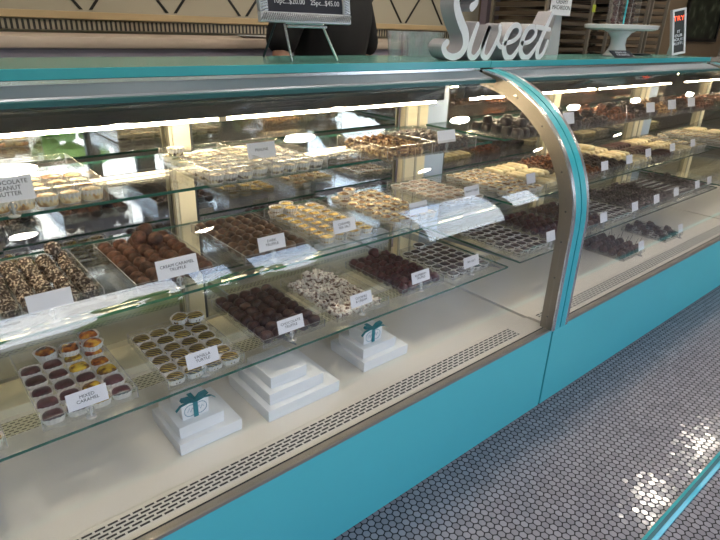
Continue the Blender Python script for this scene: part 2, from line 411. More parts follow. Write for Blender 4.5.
# diamond strips on the beige wall
mb = MB()
for k in range(-7, 7):
    x0 = -.83+.42*k
    for sgn in (-1, 1):
        for z0, z1 in ((1.352, 1.62), (1.66, 1.95), (1.99, 2.3), (2.34, 2.6)):
            xa = x0+sgn*(.014+(z0-1.343)*.80); xb = x0+sgn*(.014+(z1-1.343)*.80)
            if not (XL+.05 < xa < 2.02 and XL+.05 < xb < 2.02): continue
            w = .008
            mb.prism([(xa-w, z0), (xa+w, z0), (xb+w, z1), (xb-w, z1)], YB-.004, YB+.002, 'Y')
struct('trim_3', mb, M['black'])
vent = MB().box(-3.2, 1.9, YB-.03, YB, 1.262, 1.305).done('wall_vent', M['vent'])
# rotate texture orientation: bars run upright
M['vent'].node_tree.nodes['Brick Texture']
nt = M['vent'].node_tree
for n in nt.nodes:
    if n.bl_idname == 'ShaderNodeTexBrick':
        mp = nt.nodes.new('ShaderNodeMapping'); mp.inputs['Rotation'].default_value = (PI/2, 0, 0); mp.inputs['Location'].default_value = (0, 1.31406, 0)
        tcn = [t for t in nt.nodes if t.bl_idname == 'ShaderNodeTexCoord'][0]
        nt.links.new(tcn.outputs['Object'], mp.inputs['Vector']); nt.links.new(mp.outputs[0], n.inputs['Vector'])
tag(vent, 'long beige barred vent running along the wall under the wood trim', 'vent')
bc = empty('back_counter', (-1, 1.9, 0), 'mauve back counter with a rounded beige top along the rear wall', 'counter')
def at(o, x, y, z): return (x-o.location.x, y-o.location.y, z-o.location.z)
def part(mb, name, m, par, **k):
    o = mb.done(name, m, par, **k); o.location = (-par.location.x, -par.location.y, -par.location.z); return o
part(MB().box(-3.4, 1.6, 1.62, 2.15, 0, 1.205), 'cabinet_body', M['mauve'], bc)
part(MB().box(-3.42, 1.62, 1.60, 2.16, 1.205, 1.25, bev=.015), 'worktop', M['beige_top'], bc, smooth=True)
# ceiling lamps
lampspots = [(x, .35) for x in (-1.33, .16, 1.59, 3.15, 4.35, 5.7)]+[(x, 1.2) for x in (-.75, .68, 2.2, 3.9)]+[(-1.3, -1.0), (-.15, -1.9), (1.6, -1.2), (3.2, -1.2), (4.8, -1.2)]
lp = empty('ceiling_light', (0, 0, ZC), 'round recessed ceiling light glowing above the shop', 'light', 'round ceiling lights')
MB().lathe([(.105, 0), (.13, 0), (.13, -.012), (.108, -.012), (.105, 0)], 32).done('trim_ring', M['chrome'], lp, smooth=True)
MB().lathe([(0, -.004), (.106, -.004), (.106, -.009), (0, -.009)], 32).done('diffuser', M['lamp'], lp)
for i, (x, y) in enumerate(lampspots):
    if i == 0: lp.location = (x, y, ZC)
    else: copytree(lp, (x, y, ZC), scale=None if y == .35 else .6)

# teal strip on the floor in the aisle
rb = empty('floor_rail', (0, -.56, 0), 'teal metal strip with a dark groove running along the tiled floor', 'floor rail')
o = MB().prism([(-.015, 0), (-.015, .008), (-.006, .014), (.006, .014), (.015, .008), (.015, 0)], -2.2, 6.5, 'X').done('strip', M['teal_edge'], rb)
MB().box(-2.2, 6.5, -.005, .005, .0138, .0155).done('groove', M['black_gap'] if 0 else pbr('deep_teal_groove', '#08606e', .4), rb)

# ------------------------------------------------------------------ display cases
def ell(inset, n=22, z0=.352, yend=None):
    a, b = .50-inset, .475-inset
    pts = [(-.02+inset, z0), (-.02+inset, .50), (-.02+inset, .62)]
    for k in range(n+1):
        t = k/n*PI/2; y, z = .48-a*math.cos(t), .72+b*math.sin(t)
        if yend and y > yend:
            break
        pts.append((y, z))
    return pts
CASES = [(-2.06, -.026, 'left'), (-.014, 1.99, 'middle'), (2.002, 4.0, 'far right')]
def make_case(x0, x1, which):
    lab = {'left': 'long teal curved-glass display case nearest the camera, below the chalkboard',
           'middle': 'teal curved-glass display case below the white cake stand', 'far right': 'farthest curved-glass case at the right edge beyond the counter end'}[which]
    E_ = empty('display_case', ((x0+x1)/2, .4, 0), lab, 'display case', 'row of curved-glass display cases')
    P = lambda mb, n, m, **k: part(mb, n, m, E_, **k)
    P(MB().box(x0, x1, 0, .015, .005, .335), 'front_panel', M['teal'])
    P(MB().box(x0+.005, x1-.005, .015, .79, .03, .30), 'base_cabinet', M['dim'])
    P(MB().prism([(-.003, .3355), (-.003, .344), (0, .3455), (.018, .3455), (.018, .3355)], x0, x1), 'steel_sill', M['steel'])
    P(MB().box(x0, x1, .0185, .0225, .336, .346), 'sill_gasket', M['black_gap'])
    P(MB().box(x0+.003, x1-.003, .016, .77, .30, .333), 'deck', M['deck'])
    P(MB().prism([(.023, .3335), (.023, .339), (.027, .3405), (.110, .3375), (.116, .3335)], x0+.003, x1-.003), 'front_rail', M['deck'])
    P(MB().prism([(.046, .3385), (.046, .3408), (.098, .3392), (.098, .3372)], x0+.03, x1-.13), 'front_grille', M['front_grille'])
    P(MB().box(x0+.02, x1-.02, .535, .60, .333, .3345), 'rear_grille', M['rear_grille'])
    P(MB().box(x0+.01, x1-.01, .62, .76, .333, .36, bev=.004), 'rear_duct', M['cream'])
    P(MB().box(x0+.003, x1-.003, .775, .79, .30, .42), 'rear_panel', M['cream'])
    # curved glass
    g = P(MB().strip(ell(.020, z0=.3462, yend=.37), ell(.026, z0=.3462, yend=.37), x0+.0425, x1-.0425, 0), 'curved_glass', [M['glass'], M['edge']], smooth=True)
    # canopy
    P(MB().prism([(.352, 1.163), (.36, 1.172), (.425, 1.189), (.425, 1.180), (.372, 1.16)], x0+.05, x1-.05), 'canopy_trim', M['steel_dark'])
    P(MB().prism([(.345, 1.156), (.345, 1.166), (.352, 1.168), (.354, 1.158)], x0+.045, x1-.045), 'glass_edge_trim', M['teal_dim'])
    P(MB().prism([(.372, 1.156), (.372, 1.160), (.43, 1.186), (.60, 1.186), (.60, 1.076), (.566, 1.076), (.566, 1.178), (.432, 1.178)], x0+.05, x1-.05), 'light_housing', M['dark'])
    P(MB().box(x0+.03, x1-.03, .43, .78, 1.186, 1.197), 'top_frame', M['chrome'])
    mid = x0+(x1-x0)*.53
    for a, b in ((x0+.10, mid-.012), (mid+.012, x1-.09)):
        lb = P(MB().prism([(.574+.0045*math.cos(t*PI/4), 1.0705+.0045*math.sin(t*PI/4)) for t in range(8)], a, b), 'light_tube', M['led'])
    P(MB().box(mid-.012, mid+.012, .566, .582, 1.064, 1.0758), 'tube_joint', M['cream'])
    # posts and mirror doors
    posts = [(x1-.055, x1-.001), (mid-.075, mid-.02)]+([(x0+.001, x0+.05)] if x0 > -1 else [])
    for k, (a, b) in enumerate(posts):
        pr = P(MB().box(a, b, .745, .79, .36, 1.186, bev=.003), 'rear_post', M['cream'])
        MB().box(a-.012, a-.003, .742, .75, .36, 1.15).done('shelf_standard', grille_mat('slotted_standard', '#b9b5a4', '#39352c', .03, .03, .009, 0) if 'std' not in M else M['std'], pr)
        M.setdefault('std', pr.children[0].data.materials[0])
    if x0 > -1: P(MB().box(x0+.052, x0+.175, .752, .785, .36, 1.15), 'daylight_reflection_panel', M['daylight_refl'])  # added strip, its pale blue imitates daylight reflected beside the post
    xs = [x0+.18 if x0 > -2 else x0, mid-.08, mid-.015, x1-.08]
    for a, b in ((xs[0], xs[1]), (xs[2], xs[3])):
        c = (a+b)/2
        for k, (d, e) in enumerate(((a, c+.02), (c-.02, b))):
            md = P(MB().box(d, e, .762+.012*k, .770+.012*k, .37, 1.18), 'mirror_door', M['mirror'])
            MB().box(d, d+.008, .758+.012*k, .7615+.012*k, .37, 1.18).done('door_edge', M['dim'], md)
    # glass shelves
    for nm, y, z in (('upper', .34, .958), ('middle', .27, .733), ('lower', .20, .522)):
        mb = MB(); a, b = x0+.03, x1-.03
        mb.box(a, b, y, .735, z-.007, z, 1)
        for f in mb.bm.faces:
            f.normal_update()
            f.material_index = 0 if abs(f.normal.z) > .5 else 1
        sh = P(mb, 'glass_shelf', [M['shelf_glass'], M['edge']]); sh['label'] = f'{nm} glass shelf'
        for xx in (x0+.05, mid, x1-.05):
            MB().prism([(y+.02, z-.0075), (.745, z-.0075), (.745, z-.04), (y+.06, z-.016)], xx-.003, xx+.003).done('shelf_bracket', M['steel_dark'], sh)
    # end frames
    FWD = .042
    for side, xa in (('l', x0), ('r', x1-FWD)):
        if x0 < -2 and side == 'l': continue
        if x1 > 3 and side == 'r': continue
        xa0, xa1 = (x0, x0+FWD) if side == 'l' else (x1-FWD, x1)
        full = ell(0, yend=.422); inn = ell(.048, yend=.47)
        k = min(len(full), len(inn)); full, inn = full[:k], inn[:k]
        inner_x = xa1 if side == 'l' else xa0
        rim0 = ell(-.001, yend=.5)[:k]
        fr = P(MB().strip(full, inn, xa0+.001, xa1-.001), 'end_frame', M['tan_steel'], smooth=True)
        wch = .015
        ca = (xa1-wch, xa1+.001) if side == 'l' else (xa0-.001, xa0+wch)
        o_ = ell(-.004, yend=.5)[:k]; i_ = ell(.001, yend=.5)[:k]
        t = MB().strip(o_, i_, *ca).done('chrome_trim', M['chrome'], fr, smooth=True)
        ca = (xa0-.003, xa1-wch) if side == 'l' else (xa0+wch, xa1+.003)
        if side == 'r': MB().strip(ell(.001, yend=.5)[:k], ell(.01, yend=.5)[:k], xa1+.0005, xa1+.0085).done('joint_gasket', M['black_gap'], fr)
        t = MB().strip(o_, i_, *ca).done('teal_trim', M['teal_edge'], fr, smooth=True)
        nx = xa1 if side == 'l' else xa0
        for q in (5, 9, 14, 18):
            if q < k:
                y = (full[q][0]+inn[q][0])/2; z = (full[q][1]+inn[q][1])/2
                mbr = MB().ball((nx, y, z), .0032, 1, sc=(.5, 1, 1)); mbr.done('rivet', M['dim'], fr)
        for zz in (.40, .55, .68):
            MB().ball((nx, .005, zz), .0032, 1, sc=(.5, 1, 1)).done('rivet', M['dim'], fr)
    return E_
for c in CASES: make_case(*c)
# dark seam between the two teal frames
# counter boards
for (a, b, lb) in ((-2.6, -.002, 'teal counter board under the chalkboard easel and sign'), (.002, 2.0, 'teal counter board under the cake stand')):
    mb = MB().box(a, b, .428, .80, 1.198, 1.22, bev=.0015)
    for f in mb.bm.faces:
        f.normal_update(); f.material_index = 0 if abs(f.normal.z) > .9 else 1
    o = mb.done('counter_board', [M['teal_top'], M['teal_edge']], recalc=False)
    tag(o, lb, 'counter')

# ------------------------------------------------------------------ confectionery prototypes (kept under z<-? : first use moves them)
def liner(parent, w, d, h, flare=1.12, sup=3.2, mat=None, n=32):
    mb = MB(); t = .0004
    k = d/w
    mb.lathe([(0, .0006), (w*.5*.86, .0006), (w*.5*.95, h*.5), (w*.5*flare, h)], n, wob=.07, sup=sup, sy=k)
    return mb.done('paper_liner', mat or M['paper'], parent, recalc=False)
def proto(name, cat, mb, mats, lin_=None, smooth='all'):
    o = mb.done(name, mats, smooth=smooth); o['category'] = cat
    if lin_: liner(o, *lin_)
    return o
def dome(w, d, h, z=.0, sup=3.5, amp=0, seed=0, n=20):
    mb = MB(); k = d/w; r = w/2
    mb.lathe([(0, z+.001), (r*.92, z+.001), (r, z+h*.25), (r*.98, z+h*.65), (r*.82, z+h*.92), (r*.45, z+h), (0, z+h*1.02)], n, sup=sup, sy=k)
    if amp:
        for v in mb.bm.verts: v.co += Vector((0, 0, amp*noise.noise(v.co*90+Vector((seed, 0, 0))))) if v.co.z > z+h*.3 else Vector()
    return mb
def lumpy(w, d, h, n, seed, rs=.006):
    random.seed(seed); mb = dome(w*.8, d*.8, h*.55, 0, 2.5)
    for k in range(n):
        x, y = random.uniform(-w, w)*.38, random.uniform(-d, d)*.38
        zz = h*random.uniform(.35, .85)*(1-.8*((x/w)**2+(y/d)**2)*2)
        mb.ball((x, y, zz), rs*random.uniform(.8, 1.4), 1, amp=.25, seed=k, sc=(1.2, .9, .8))
    return mb
PR = {}
def truffle_mb(r, amp, seed): return MB().ball((0, 0, r*.92), r, 3, amp=amp, fr=2.2, sc=(1, 1, .92), seed=seed)
PR['truffle_dark'] = lambda: proto('chocolate_truffle', 'chocolate', truffle_mb(.0185, .12, 1), M['dark_truf'])
PR['truffle_red'] = lambda: proto('chocolate_truffle', 'chocolate', truffle_mb(.0185, .22, 2), M['red_truf'])
PR['truffle_cocoa'] = lambda: proto('cocoa_truffle', 'chocolate', truffle_mb(.0185, .16, 3), M['cocoa'])
PR['truffle_tan'] = lambda: proto('chocolate_truffle', 'chocolate', truffle_mb(.0172, .12, 4), M['tan_truf'])
PR['truffle_nut'] = lambda: proto('nut_truffle', 'chocolate', truffle_mb(.0185, .2, 5), M['nutty'])
PR['plum'] = lambda: proto('filled_chocolate', 'chocolate', dome(.041, .036, .018, .001), M['plum'], (.047, .043, .016, 1.06))
PR['amber'] = lambda: proto('filled_chocolate', 'chocolate', dome(.041, .036, .019, .001), M['amber'], (.047, .043, .016, 1.06))
PR['yellow'] = lambda: proto('filled_chocolate', 'chocolate', dome(.041, .036, .019, .001), M['yellow_swirl'], (.047, .043, .016, 1.06))
PR['striped'] = lambda: proto('drizzled_chocolate', 'chocolate', dome(.044, .037, .018, .001, 2.3, .002), M['striped'], (.047, .041, .016, 1.06))
PR['bark'] = lambda: proto('nut_bark_square', 'chocolate', lumpy(.038, .038, .019, 10, 3, .0065), M['bark_white'], smooth=False)
PR['square'] = lambda: proto('dark_chocolate_square', 'chocolate', dome(.036, .032, .015, .001, 7), M['dark_sq'], (.040, .036, .014, 1.06))
PR['brown_sq'] = lambda: proto('striped_chocolate_square', 'chocolate', dome(.036, .032, .014, .001, 7), M['brown_sq'], (.043, .039, .014))
PR['lemon'] = lambda: proto('caramel_cup', 'chocolate', dome(.037, .036, .017, .001, 2.6, .003, 2), M['lemon'], (.042, .041, .019, 1.12, 2.4))
PR['cream'] = lambda: proto('white_chocolate_cup', 'chocolate', dome(.036, .036, .020, .001, 2.4, .003, 4), M['cream_cup'], (.040, .040, .019, 1.12, 2.4))
PR['drizzle'] = lambda: proto('drizzled_chocolate_cup', 'chocolate', dome(.036, .036, .019, .001, 2.4, .002, 4), M['drizzle_cup'], (.039, .039, .021, 1.12, 2.4))
PR['peach'] = lambda: proto('peanut_butter_cup', 'chocolate', dome(.041, .041, .024, .001, 2.2, .002, 6), M['peach'], (.043, .043, .024, 1.06, 2.2))
PR['nut_top'] = lambda: proto('nut_topped_caramel', 'chocolate', lumpy(.036, .040, .034, 12, 11, .008), M['nut_top'], smooth=False)
PR['brown_clu'] = lambda: proto('nut_cluster', 'chocolate', lumpy(.043, .044, .040, 16, 12, .009), M['brown_clu'], smooth=False)
PR['dark_clu'] = lambda: proto('dark_nut_cluster', 'chocolate', lumpy(.042, .043, .040, 16, 13, .009), M['dark_clu'], smooth=False)
PR['grey_clu'] = lambda: proto('dusted_nut_cluster', 'chocolate', lumpy(.042, .042, .030, 14, 14, .008), M['grey_clu'], smooth=False)
PR['cream_bar'] = lambda: proto('white_chocolate_bar', 'chocolate', dome(.040, .10, .024, 0, 5, .003), M['cream_bar'])
PR['dark_rod'] = lambda: proto('chocolate_rod', 'chocolate', dome(.026, .09, .024, 0, 4, .003), M['red_truf'])
PR['choc_cube'] = lambda: proto('dark_chocolate_cube', 'chocolate', dome(.034, .038, .032, 0, 6, .005, 3), M['choc_side'])
PR['cherry'] = lambda: proto('chocolate_dipped_cherry', 'chocolate', MB().ball((0, 0, .021), .021, 2, amp=.2, fr=1.5, seed=9).tube([(0, 0, .038), (.003, .001, .055), (.008, .003, .075)], .0011, 5, 1), [M['dark_truf'], M['stem']])
PROTO = {}
def put(kind, loc, rz=0, label='', group='', sc=1, tilt=(0, 0)):
    if kind not in PROTO:
        o = PR[kind](); PROTO[kind] = o; o.location = loc; o.rotation_euler = (tilt[0], tilt[1], rz); o['label'] = label
        if group: o['group'] = group
        o.scale = (sc,)*3
        return o
    r = copytree(PROTO[kind], loc, (tilt[0], tilt[1], rz), label, None, None); r.scale = (sc,)*3
    if group: r['group'] = group
    elif 'group' in r.keys(): del r['group']
    return r

def tray(x, y, w, d, h, z, label):
    t = .0018; mb = MB()
    mb.box(x, x+w, y, y+d, z+.0002, z+.0022)
    for q in ((x, x+w, y, y+t), (x, x+w, y+d-t, y+d), (x, x+t, y+t, y+d-t), (x+w-t, x+w, y+t, y+d-t)):
        mb.box(q[0], q[1], q[2], q[3], z+.0022, z+h)
    for f in mb.bm.faces:
        f.normal_update()
        if f.normal.z > .5 and f.calc_center_median().z > z+.01: f.material_index = 1
        if f.calc_area() < h*t*1.5: f.material_index = 1
    o = mb.done('chocolate_tray', [M['acrylic'], M['acrylic_rim']]); return tag(o, label, 'tray')

CARDM = {}
def card(x, y, z, lab, lines=None, w=.082, h=.038, tilt=-.25, yaw=0, holder=True, size=None):
    """z = bottom of card support"""
    E_ = empty('price_card', (x, y, z+.0003), lab, 'price card', None, (0, 0, yaw))
    cz = .030 if holder else .001
    key = (w, h, tilt, holder)
    if key not in CARDM:
        a = MB().box(-w/2, w/2, -.0006, .0006, 0, h).done('card', M['card'], E_, (0, 0, cz), (tilt, 0, 0)); l = None
        if holder:
            l = MB().lathe([(0, 0), (.011, 0), (.011, .002), (.003, .004), (.003, .028), (.0, .030)], 14).tube([(.007*math.cos(q), 0, .020+.007*math.sin(q)) for q in [k*PI/5 for k in range(10)]], .0016, 6, closed=True).done('card_holder', M['acrylic_rim'], E_, smooth=True)
        CARDM[key] = (a.data, l.data if l else None)
    else:
        for nm, me, lo, ro in (('card', CARDM[key][0], (0, 0, cz), (tilt, 0, 0)), ('card_holder', CARDM[key][1], (0, 0, 0), (0, 0, 0))):
            if me is None: continue
            o = bpy.data.objects.new(nm, me); C.objects.link(o); o.parent = E_; o.location = lo; o.rotation_euler = ro
    cc = [c for c in E_.children if c.name.startswith('card') and not c.name.startswith('card_h')][0]
    if lines:
        text_mesh('lettering', lines, size or .0105, M['ink'], cc, (0, -.0009, h*.52), (PI/2, 0, 0), .0001)
    return E_

def fill(kind, x, y, w, d, nx, ny, z, label, group, jit=.001, rz=0, skip=(), mixf=None, hexa=False, frot=None, seed=1, dsc=.05, edge=0.0):
    rnd = random.Random(seed)
    cx, cy = w/nx, d/ny
    for j in range(ny):
        for i in range(nx):
            if (i, j) in skip: continue
            kk = mixf(i, j, rnd) if mixf else kind
            px = x+(i+.5)*cx+rnd.uniform(-jit, jit); py = y+(j+.5)*cy+rnd.uniform(-jit, jit)
            a = rz+rnd.uniform(-.12, .12) if frot is None else rnd.uniform(0, 6.28)
            lb, gr = (label, group) if not callable(label) else (label(kk), group+' '+kk)
            put(kk, (px, py, z), a, lb, gr, 1+rnd.uniform(-dsc, dsc))

SH = dict(A=.958, B=.733, C=.522, D=.333)
WORD = dict(A='upper shelf', B='middle shelf', C='lower shelf', D='case floor')
def batch(x, y, w, d, lev, kind, nx, ny, desc, place, cardxy=None, cardtext=None, h=.03, raised=(), seed=1, mixf=None, frot=None, yd=None, jit=.001, skip=(), dsc=.05, cw=.082, ch=.038, raised_kind=None, size=None, cholder=True, yaw=0, tlift=0):
    z = SH[lev]+tlift
    tray(x, y, w, d, h, z, f'clear tray of {desc}, {place}')
    m = .014 if ('clu' in kind or kind in ('nut_top', 'bark')) else .004
    cat = 'chocolates'
    lab = f'one of the {desc}, {place}'
    def labf(k): return lab
    dd = yd or d
    fill(kind, x+m, y+m, w-2*m, dd-2*m, nx, ny, z+.0024, lab, f'{desc}, {place}', jit, 0, skip, mixf, False, frot, seed, dsc)
    words = ['first', 'second', 'third', 'fourth']
    for q, (fx, fy, dz) in enumerate(raised):
        put((raised_kind or kind), (x+fx*w, y+fy*d, z+.0024+dz), q*.7, f'{desc}, raised {words[q]} piece, {place}', '', 1.05)
    if cardxy is not None:
        card(cardxy[0], cardxy[1], z if cholder else z+h*.6, f'price card for {desc}, {place}', cardtext, cw, ch, yaw=yaw, holder=cholder, size=size)

# ---- left case, lower shelf
def mixC1(i, j, r): return 'plum' if i < 2 else r.choice(['amber', 'amber', 'yellow', 'plum'])
batch(-1.603, .232, .198, .318, 'C', 'plum', 4, 6, 'glossy plum and amber filled chocolates', 'front left of lower shelf', (-1.51, .226), 'MIXED\nCARAMEL', raised=[(.90, .93, .018), (.88, .78, .018), (.62, .80, .02), (.36, .86, .018)], mixf=mixC1, raised_kind='amber', skip=[(0, 5)], seed=3)
batch(-1.342, .215, .20, .27, 'C', 'striped', 4, 6, 'gold-striped chocolates', 'lower shelf, above left box pyramid', (-1.247, .224), 'VANILLA\nTURTLE', raised=[(.92, .93, .018), (.72, .97, .02)], seed=4)
batch(-1.072, .24, .203, .30, 'C', 'truffle_dark', 5, 8, 'dark round truffles', 'lower shelf, above middle box pyramid', (-.985, .236), 'CHOCOLATE\nTRUFFLE', frot=1, seed=5, h=.026)
batch(-.828, .235, .203, .305, 'C', 'bark', 6, 9, 'white nut bark pieces', 'lower shelf, above right box pyramid', (-.733, .238), 'COOKIES\n& CREAM', frot=1, seed=6, raised=[(.46, .93, .018), (.66, .93, .018), (.56, .84, .02)])
batch(-.556, .245, .195, .295, 'C', 'truffle_red', 5, 8, 'dark burgundy truffles', 'second from right, left case lower shelf', (-.467, .25), 'RASPBERRY\nTRUFFLE', frot=1, seed=7, jit=.002, h=.026, raised=[(.6, .93, .02)])
batch(-.322, .235, .212, .27, 'C', 'square', 5, 7, 'dark squares in white liners', 'rightmost, left case lower shelf', (-.228, .235), 'SEA SALT', seed=8, raised=[(.45, .97, .016)])
batch(-1.868, .225, .20, .30, 'C', 'cream', 5, 7, 'pale cups', 'cut off at lower shelf left edge', None, seed=9)
# ---- left case, middle shelf
batch(-1.62, .335, .205, .30, 'B', 'truffle_nut', 5, 7, 'white-flecked nut truffles', 'leftmost on the middle shelf', (-1.53, .298), '', frot=1, seed=11, raised=[(.82, .92, .026)], cw=.085, ch=.036)
batch(-1.353, .31, .205, .32, 'B', 'truffle_cocoa', 5, 8, 'brown cocoa truffles', 'second from left on the middle shelf', (-1.255, .30), 'CREAM CARAMEL\nTRUFFLE', frot=1, seed=12, raised=[(.5, .80, .026), (.66, .93, .03), (.66, .70, .026)], cw=.1, ch=.045)
batch(-1.07, .315, .205, .33, 'B', 'truffle_tan', 6, 8, 'milk brown truffles', 'middle shelf, left of yellow cups', (-.986, .318), 'DARK\nTRUFFLE', frot=1, seed=13)
batch(-.818, .315, .205, .33, 'B', 'lemon', 4, 8, 'yellow caramel cups', 'centre of the middle shelf', (-.74, .316), 'CARAMEL\nSEA SALT', seed=14, raised=[(.12, .88, .021), (.36, .94, .021), (.30, .80, .021)])
batch(-.545, .31, .21, .35, 'B', 'cream', 5, 8, 'white cups with brown swirl', 'middle shelf, right of yellow cups', (-.43, .318), 'COCONUT CREAM', seed=15, raised=[(.15, .85, .021), (.4, .95, .021)])
batch(-.235, .355, .21, .33, 'B', 'brown_sq', 4, 7, 'brown squares with white stripes', 'rightmost, left case middle shelf', (-.12, .352), 'PEANUT CRISP', seed=16)
# ---- left case, upper shelf
batch(-1.60, .335, .225, .32, 'A', 'peach', 5, 4, 'peach centred butter cups', 'on the upper shelf at the left edge', (-1.555, .328), 'CHOCOLATE\nPEANUT\nBUTTER', seed=21, yd=.20, h=.045, cw=.085, ch=.048, size=.0115)
batch(-1.155, .31, .17, .30, 'A', 'drizzle', 4, 7, 'white cups with dark drizzle', 'left tray of the upper shelf pair', None, seed=22, h=.04, raised=[(.14, .80, .026)], tlift=.002)
batch(-.983, .31, .172, .30, 'A', 'drizzle', 4, 7, 'white cups with dark drizzle', 'right tray of the upper shelf pair', (-.955, .405), 'PRALINE', seed=23, h=.04, cw=.085, ch=.040, tlift=.002)
batch(-.605, .295, .19, .24, 'A', 'nut_top', 5, 6, 'brown caramels topped with pale nuts', 'upper shelf, right of the cups', None, seed=24, h=.04)
batch(-.41, .29, .20, .25, 'A', 'dark_clu', 5, 6, 'dark nut clusters', 'right end of left case upper shelf', (-.345, .30), ' ', seed=27, h=.04)

# ---- middle case
mid_A = [(.045, 'choc_cube', 'dark chocolate cubes'), (.285, 'choc_cube', 'black chocolate pieces'), (.525, 'dark_clu', 'dark clusters'), (.765, 'brown_clu', 'brown nut clusters'), (1.00, 'dark_clu', 'dark brown clusters'), (1.235, 'nut_top', 'golden nut-topped pieces'), (1.47, 'dark_clu', 'dark nut pieces'), (1.70, 'brown_clu', 'reddish brown clusters')]
acard = {1: .44, 3: .74, 4: 1.06, 5: 1.21, 6: 1.36}
nth = ['first', 'second', 'third', 'fourth', 'fifth', 'sixth', 'seventh', 'eighth']
for k, (x, kind, desc) in enumerate(mid_A):
    batch(x, .30, .215, .24, 'A', kind, 5, 5, desc, f'{nth[k]} from arch, middle case upper shelf', (x+.1, .31) if k in acard else None, ' ' if k in acard else None, seed=30+k, h=.018, cw=.07, ch=.045, yaw=(.5 if k == 3 else -.1), raised=[(.35, .5, .024), (.7, .7, .024), (.5, .3, .024), (.2, .75, .024)])
mid_B = [(.06, 'cream', 5, 8, 'cream cups with caramel drizzle', .275, .351), (.30, 'cream_bar', 5, 3, 'pale white chocolate bars', None, 0), (.55, 'brown_clu', 5, 7, 'amber nut clusters', .735, .30), (.79, 'dark_clu', 5, 7, 'dark pebbly clusters', .985, .305), (1.04, 'cream_bar', 5, 3, 'large ivory bars', 1.29, .33), (1.31, 'dark_rod', 7, 3, 'dark red-brown rods', 1.545, .325), (1.56, 'cream_bar', 5, 3, 'cream logs', 1.765, .32), (1.80, 'cream', 3, 7, 'pale mounded cups', None, 0)]
for k, (x, kind, nx, ny, desc, cx_, cy_) in enumerate(mid_B):
    batch(x, .30, .225 if k < 7 else .15, .36, 'B', kind, nx, ny, desc, f'{nth[k]} from arch, middle case middle shelf', (min(cx_, x+.17), cy_-.012) if cx_ else None, ' ' if cx_ else None, seed=50+k, h=.028, cw=.06, ch=.04, raised=[(.3, .6, .024), (.6, .7, .024)] if k in (2, 3, 7) else ([(.3, .85, .026)] if k == 4 else []))
mid_C = [(.05, 'square', 5, 7, 'dark squares in clear liners', .24), (.29, 'truffle_red', 5, 7, 'deep burgundy truffles', None), (.54, 'truffle_dark', 5, 7, 'blackish truffles', .66), (.78, 'square', 5, 7, 'brown-black squares in liners', .955), (1.03, 'grey_clu', 5, 7, 'dusty grey clusters', 1.185), (1.27, 'grey_clu', 5, 7, 'frosted dark clusters', 1.416), (1.50, 'square', 5, 7, 'small dark squares', 1.69), (1.73, 'grey_clu', 4, 6, 'grey dusted pieces', 1.86)]
for k, (x, kind, nx, ny, desc, cx_) in enumerate(mid_C):
    batch(x, .225, .22 if k < 7 else .17, .32, 'C', kind, nx, ny, desc, f'{nth[k]} from arch, middle case lower shelf', (min(cx_, x+.19), .215) if cx_ else None, ' ' if cx_ else None, seed=70+k, h=.028, cw=.06, ch=.042, frot=1 if 'truffle' in kind or 'clu' in kind else None, raised=[(.3, .9, .02), (.7, .7, .02)] if k in (4, 5, 7) else [])
batch(.835, .165, .22, .24, 'D', 'cherry', 5, 5, 'chocolate-dipped cherries with stems', 'on the floor of the middle case', (.985, .155), ' ', seed=90, h=.02, frot=1, cw=.055, ch=.045)
def mixD(i, j, r): return 'square' if (i+j) % 2 else 'dark_clu'
batch(1.28, .16, .21, .24, 'D', 'square', 4, 5, 'mixed black and white squares', 'on middle case floor beside the cherries', (1.43, .152), ' ', seed=91, h=.02, mixf=mixD, cw=.055, ch=.045)
# ---- far case: the little that shows
for k, (x, kind, desc) in enumerate([(2.14, 'brown_clu', 'brown clusters'), (2.38, 'dark_clu', 'dark clusters'), (2.62, 'nut_top', 'nut-topped pieces')]):
    batch(x, .30, .215, .24, 'A', kind, 5, 5, desc, f'{nth[k]} on the far case upper shelf', None, None, seed=95+k, h=.04)
for k, (x, kind, nx, ny, desc) in enumerate([(2.14, 'cream', 5, 8, 'ivory cups'), (2.40, 'cream_bar', 5, 3, 'white bars')]):
    batch(x, .30, .225, .36, 'B', kind, nx, ny, desc, f'{nth[k]} on the far case middle shelf', None, None, seed=105+k)

